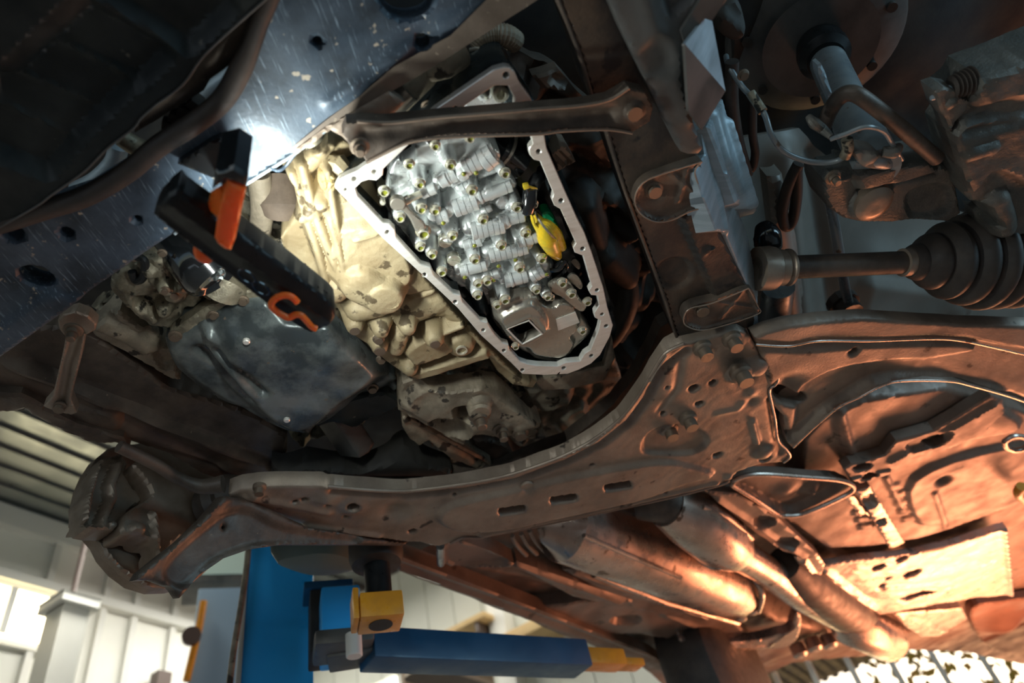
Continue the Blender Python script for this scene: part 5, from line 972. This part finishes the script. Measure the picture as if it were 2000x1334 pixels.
tag(sheet('rear_link', [(1330, 1250), (1380, 1258), (1480, 1252), (1540, 1232), (1556, 1200), (1566, 1210), (1560, 1244), (1540, 1262), (1500, 1268), (1400, 1274), (1340, 1264)], 1.85, [line([(1350, 1262), (1500, 1262), (1556, 1220)], .008, .006)], .007, .03, [(1532, 1222, 7)], 'exh', bevel=.005, smooth=True), 'pale curved rear suspension link below the tail floor', 'link')
tag(tube('orange_stub', [W3(1996, 950, 1.82), W3(1990, 965, 1.82), W3(2012, 985, 1.82)], .014, 'amber', None, 12, True), 'small orange stub at the frame edge beside the floor pan', 'stub')
rw = thing('tyre', 'dark rear tyre below the far end of the sill', 'wheel', tuple(H3(1370, 1345, 2.9)))
turned('tread', H3(1350, 1345, 2.85), LAT, [(0, .19), (.01, .24), (.03, .29), (.06, .305), (.17, .305), (.20, .29), (.22, .24), (.23, .19)], 'rubber', rw, 48)
turned('rim', H3(1350, 1345, 2.85)+LAT*-.002, LAT, [(.02, .05), (.02, .19), (.21, .19), (.21, .05)], 'greyd', rw, 36)
for i, (x, y) in enumerate(((1595, 1272), (1625, 1266), (1566, 1284))): tag(turned('tail_clip', W3(x, y, 1.87), Z, [(0, .02), (.01, .03), (.05, .03)], 'exh', None, 12), ['pale metal clip at the middle of the tail edge', 'pale metal clip nearest the exhaust end at the tail edge', 'pale metal clip at the tail edge above the leftmost doorway post'][i], 'clip', 'clips along the tail edge')
# plastic wheel arch bucket behind the control arm
wbk = thing('arch_liner', 'dark grey green plastic tub hanging above the blue lift post', 'liner', W3(630, 1090, 1.85))
ctr = H3(628, 1068, 1.52)
vs = []; fs = []; NN = 24
for j, (zz, f) in enumerate(((.10, 1.06), (.03, 1.04), (-.02, .98), (-.045, .84), (-.055, .5), (-.056, .01))):
    for k in range(NN):
        t = 2*math.pi*k/NN; sx = abs(math.cos(t))**.6*math.copysign(1, math.cos(t)); sy = abs(math.sin(t))**.6*math.copysign(1, math.sin(t))
        vs.append(ctr+CR*[1, 1, 0]*.080*f*sx+LONG*.08*f*sy+Z*zz)
for j in range(5):
    for k in range(NN): a = j*NN+k; b = j*NN+(k+1) % NN; fs.append((a, b, b+NN, a+NN))
fixn(mesh('tub', vs, fs, M('grey_green_plastic', (.13, .17, .15), None, .5, 0, bump=0, rv=0), wbk))
0 and box('tub_rib', ctr+Z*-.05, XA, YA, Z, .012, .12, .03, 'greyd', wbk, .003)

# ================================================================== THE LIFT
lift = thing('car_lift', 'blue two post car lift with swing arms and amber pad carriers', 'car lift', H3(545, 1200, 2.0)*[1, 1, 0])
pc = H3(546, 1200, 2.0); pw = .115
dd = np.array([pc[0], pc[1], 0]); dd /= np.linalg.norm(dd); tt = np.array([-dd[1], dd[0], 0])*-1
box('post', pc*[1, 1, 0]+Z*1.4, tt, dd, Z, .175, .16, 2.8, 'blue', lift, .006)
box('post_edge', pc*[1, 1, 0]+Z*1.4-tt*.092+dd*-.02, tt, dd, Z, .012, .13, 2.8, 'white', lift, .002)
0 and box('back_channel', pc*[1, 1, 0]+Z*1.3-tt*.20+dd*.10, tt, dd, Z, .09, .06, 2.6, 'blue', lift, .004)
box('base_plate', pc*[1, 1, 0]+Z*.012, tt, dd, Z, .5, .5, .024, 'blue', lift)
hq = [pc+tt*-.10+dd*-.11+Z*(k-2)*.14+tt*(-.012*math.cos(k)) for k in range(6)]
tube('cable', hq, .008, 'case', lift, 10, True)
# carriage between post and arms
cc = H3(650, 1235, 1.72)
cg = box('carriage', H3(664, 1225, 1.70), tt, dd, Z, .09, .10, .16, 'blue', lift, .006)
box('carriage_side', H3(624, 1225, 1.80), tt, dd, Z, .05, .12, .17, 'dark', lift, .006)
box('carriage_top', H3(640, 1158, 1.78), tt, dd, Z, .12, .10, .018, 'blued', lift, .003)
box('arm_hub', H3(670, 1262, 1.66), tt, dd, Z, .13, .12, .035, 'greyd', lift, .01)
turned('hub_pin', H3(692, 1283, 1.60), Z, [(0, .016), (.002, .018), (.05, .018)], 'white', lift, 18)
# long arm
a0 = W3(715, 1268, 1.715); a1 = W3(1134, 1287, 1.715)
def arm_box(name, p, q, w, h, mat):
    d = (q-p); d[2] = 0; L = np.linalg.norm(d); d /= L; n = np.array([-d[1], d[0], 0]); c = (p+q)/2
    return box(name, c, d, n, Z, L, w, h, mat, lift, .006)
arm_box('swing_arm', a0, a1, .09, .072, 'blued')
dv = (a1-a0)/np.linalg.norm(a1-a0)
arm_box('arm_extension', a1-dv*.05+Z*.0, a1+dv*.14, .06, .045, 'amber')
arm_box('extension_tip', a1+dv*.12-Z*.01, a1+dv*.21-Z*.01, .05, .022, 'amber')
arm_box('arm_root', H3(640, 1275, 1.70), a0+dv*.03, .09, .05, 'greyd')
# pad column
pp = H3(742, 1196, 1.43)
box('pad_carrier', pp, tt, dd, Z, .086, .08, .052, 'amber', lift, .004)
turned('carrier_socket', pp+Z*-.028, Z, [(0, .012), (0, .024), (.01, .024)], 'dark', lift, 20)
zp = H3(748, 1105, 1.43)[2]
turned('pad_screw', np.array([pp[0], pp[1], pp[2]+.02]), Z, [(0, .028), (zp-pp[2]+.02, .028)], 'black', lift, 22)
turned('rubber_pad', np.array([pp[0], pp[1], zp-.0]), Z, [(0, .03), (.004, .052), (.022, .058), (.05, .058), (.055, .05)], 'rubber', lift, 28)
box('carrier_ear', pp-tt*.050+Z*.008, tt, dd, Z, .012, .07, .065, 'amber', lift, .003)
# things on the far wall behind the lift
wallthings = []
gs = thing('wall_cabinet', 'glass fronted grey wall cabinet between brake disc and blue post', 'cabinet', H3(425, 1120, 4.6))
c = H3(428, 1112, 4.6); d2 = np.array([c[0], c[1], 0]); d2 /= np.linalg.norm(d2); t2 = np.array([d2[1], -d2[0], 0])
box('cabinet_box', c, t2, d2, Z, .42, .3, .34, 'greyd', gs, .01); box('glass_front', c-d2*.152, t2, d2, Z, .30, .006, .24, M('pale_green_glass', (.42, .55, .50), None, .1, 0, bump=0, rv=0), gs)
c = H3(400, 1280, 4.4); g2 = thing('blue_locker', 'tall pale blue locker left of the lift post', 'locker', (c[0], c[1], 0))
lz = H3(430, 1172, 4.4)[2]; box('locker_body', c*[1, 1, 0]+Z*lz/2+t2*.14, t2, d2, Z, .42, .3, lz, M('pale_blue_paint', (.22, .34, .46), None, .5, 0, bump=0, rv=0), g2, .01); box('locker_door', c*[1, 1, 0]+Z*(lz/2-.25)+t2*.22-d2*.16, t2, d2, Z, .2, .02, lz-.7, 'blue', g2, .005)
c = H3(372, 1260, 4.2); g3 = thing('hanging_strap', 'amber strap hanging beside the pale blue locker', 'strap', c)
tube('strap_band', [H3(398, 1175, 4.2), H3(388, 1230, 4.2), H3(364, 1330, 4.2)], .02, 'amber', g3, 8, True)
turned('strap_buckle', H3(374, 1240, 4.15), d2, [(0, .02), (0, .05), (.03, .05)], 'frame', g3, 12)
# things on the far back wall
def bthing(name, label, cat, px, py, w, h, mat, dep=.25, off=.2, group=None):
    p = on_back(px, py, off); t = thing(name, label, cat, p, group); return t, p
for nm, lb, px, py, w, h in (('wooden_shelf', 'pale wooden shelf board on the far wall right of the steel column', 1070, 1228, .8, .09), ('wooden_shelf', 'thin wooden shelf board on the far wall left of the steel column', 905, 1240, .7, .05)):
    p = on_back(px, py, .2); t = thing(nm, lb, 'shelf', p)
    box('board', p, WN, WD, Z, w, .35, h, 'wood', t, .01)
    for s in (-1, 1): box('shelf_bracket', p+WN*s*w*.35-Z*h, WN, WD, Z, .04, .3, .12, 'frame', t, .004)
p = on_back(980, 1220, .15); tag(box('steel_column', p*[1, 1, 0]+Z*CZ/2, WN, WD, Z, .16, .16, CZ, 'white', None, .01), 'pale square steel column standing behind the blue swing arm', 'column')

# ================================================================== THE WORK LAMP
wl_ = thing('work_lamp', 'black and orange cordless work lamp hooked onto the blue beam', 'lamp', W3(480, 500, 1.66))
sheet('lamp_body', [(347, 365), (360, 378), (430, 428), (502, 480), (572, 532), (641, 586), (652, 598), (655, 612), (644, 633), (624, 646), (607, 652), (591, 645), (527, 600), (444, 536), (342, 457), (299, 421), (308, 402), (330, 375)], 1.637, [cap([(336, 402), (643, 628)], .0085, .0005, 1., .42), line([(470, 470), (640, 606)], .0006, .0015), rough(.0002, 100)], .003, .030, mat='black', parent=wl_, bevel=.003)
for cx, cy in ((482, 540), (510, 563)):
    rr = [W3(cx+16*math.cos(t)*1.0+4*math.sin(t), cy+12*math.sin(t)+5*math.cos(t), 1.6288) for t in np.linspace(0, 2*math.pi, 29)]
    tube('embossed_ring', rr, .0010, 'gloss', wl_, 6, capend=False)
sh_ = [(581, 590), (568, 579), (553, 577), (538, 583), (530, 593), (533, 602), (546, 612), (563, 620), (577, 615), (588, 616), (599, 627), (609, 638), (618, 642)]
tube('hook', [W3(x, y, 1.6255) for x, y in sh_], .0038, 'orange', wl_, 10, True)
sheet('hook_recess', [(540, 598), (560, 588), (590, 600), (606, 622), (588, 608), (566, 612)], 1.6685, [], .004, .004, mat='gloss', parent=wl_)
o = sheet('handle_front', [(443, 354), (480, 371), (478, 380), (460, 466), (451, 489), (440, 487), (426, 477), (419, 466), (424, 430)], 1.615, [line([(430, 480), (450, 488)], .001, .003)], .003, .014, mat='orange', parent=wl_, bevel=.002)
hp_ = Pl([(443, 354, 1.618), (427, 427, 1.618), (405, 395, 1.65)])
sheet('handle_side', [(443, 354), (412, 374), (404, 405), (427, 427)], hp_, [], .003, .006, mat='orange', parent=wl_)
sheet('handle_base', [(413, 374), (420, 336), (457, 326), (485, 344), (481, 371), (460, 360), (444, 353)], 1.617, [line([(440, 340), (460, 350)], .002, .004)], .003, .07, mat='gloss', parent=wl_, bevel=.004)
tube('handle_post', [W3(449, 346, 1.66), W3(449, 350, 1.79)], .011, 'black', wl_, 12)
sheet('dark_foot', [(346, 322), (410, 280), (430, 271), (478, 322), (484, 346), (468, 352), (414, 350)], 1.785, [], .004, .012, mat='gloss', parent=wl_, bevel=.003)  # flat dark plate against the beam where the handle post ends
sheet('orange_knob', [(380, 484), (377, 497), (384, 511), (398, 519), (413, 516), (418, 504), (400, 490)], 1.647, [bump(392, 502, .003, .006)], .003, .016, mat='orange', parent=wl_, bevel=.004, smooth=True)
lc0, lc1 = W3(470, 495, 1.668), W3(570, 562, 1.668)
ld_ = (lc1-lc0)/np.linalg.norm(lc1-lc0); ln = np.cross(Z, ld_)
tgt = W3(770, 430, 1.86)
fdir = tgt-(lc0+lc1)/2; fdir /= np.linalg.norm(fdir)
box('led_strip', (lc0+lc1)/2, ld_, np.cross(Z, ld_), Z, np.linalg.norm(lc1-lc0)*.9, .016, .004, 'led', wl_)
ld = bpy.data.lights.new('led_light', 'AREA'); ld.shape = 'RECTANGLE'; ld.size = .11; ld.size_y = .015; ld.energy = 2.7; ld.color = (.93, 1., .94)
lo = bpy.data.objects.new('led_light', ld); col.objects.link(lo); lo['kind'] = 'helper'
zax = -fdir; xax = ld_-zax*(ld_@zax); xax /= np.linalg.norm(xax); yax = np.cross(zax, xax); c = (lc0+lc1)/2+Z*.006
lo.matrix_world = Matrix(((xax[0], yax[0], zax[0], c[0]), (xax[1], yax[1], zax[1], c[1]), (xax[2], yax[2], zax[2], c[2]), (0, 0, 0, 1)))
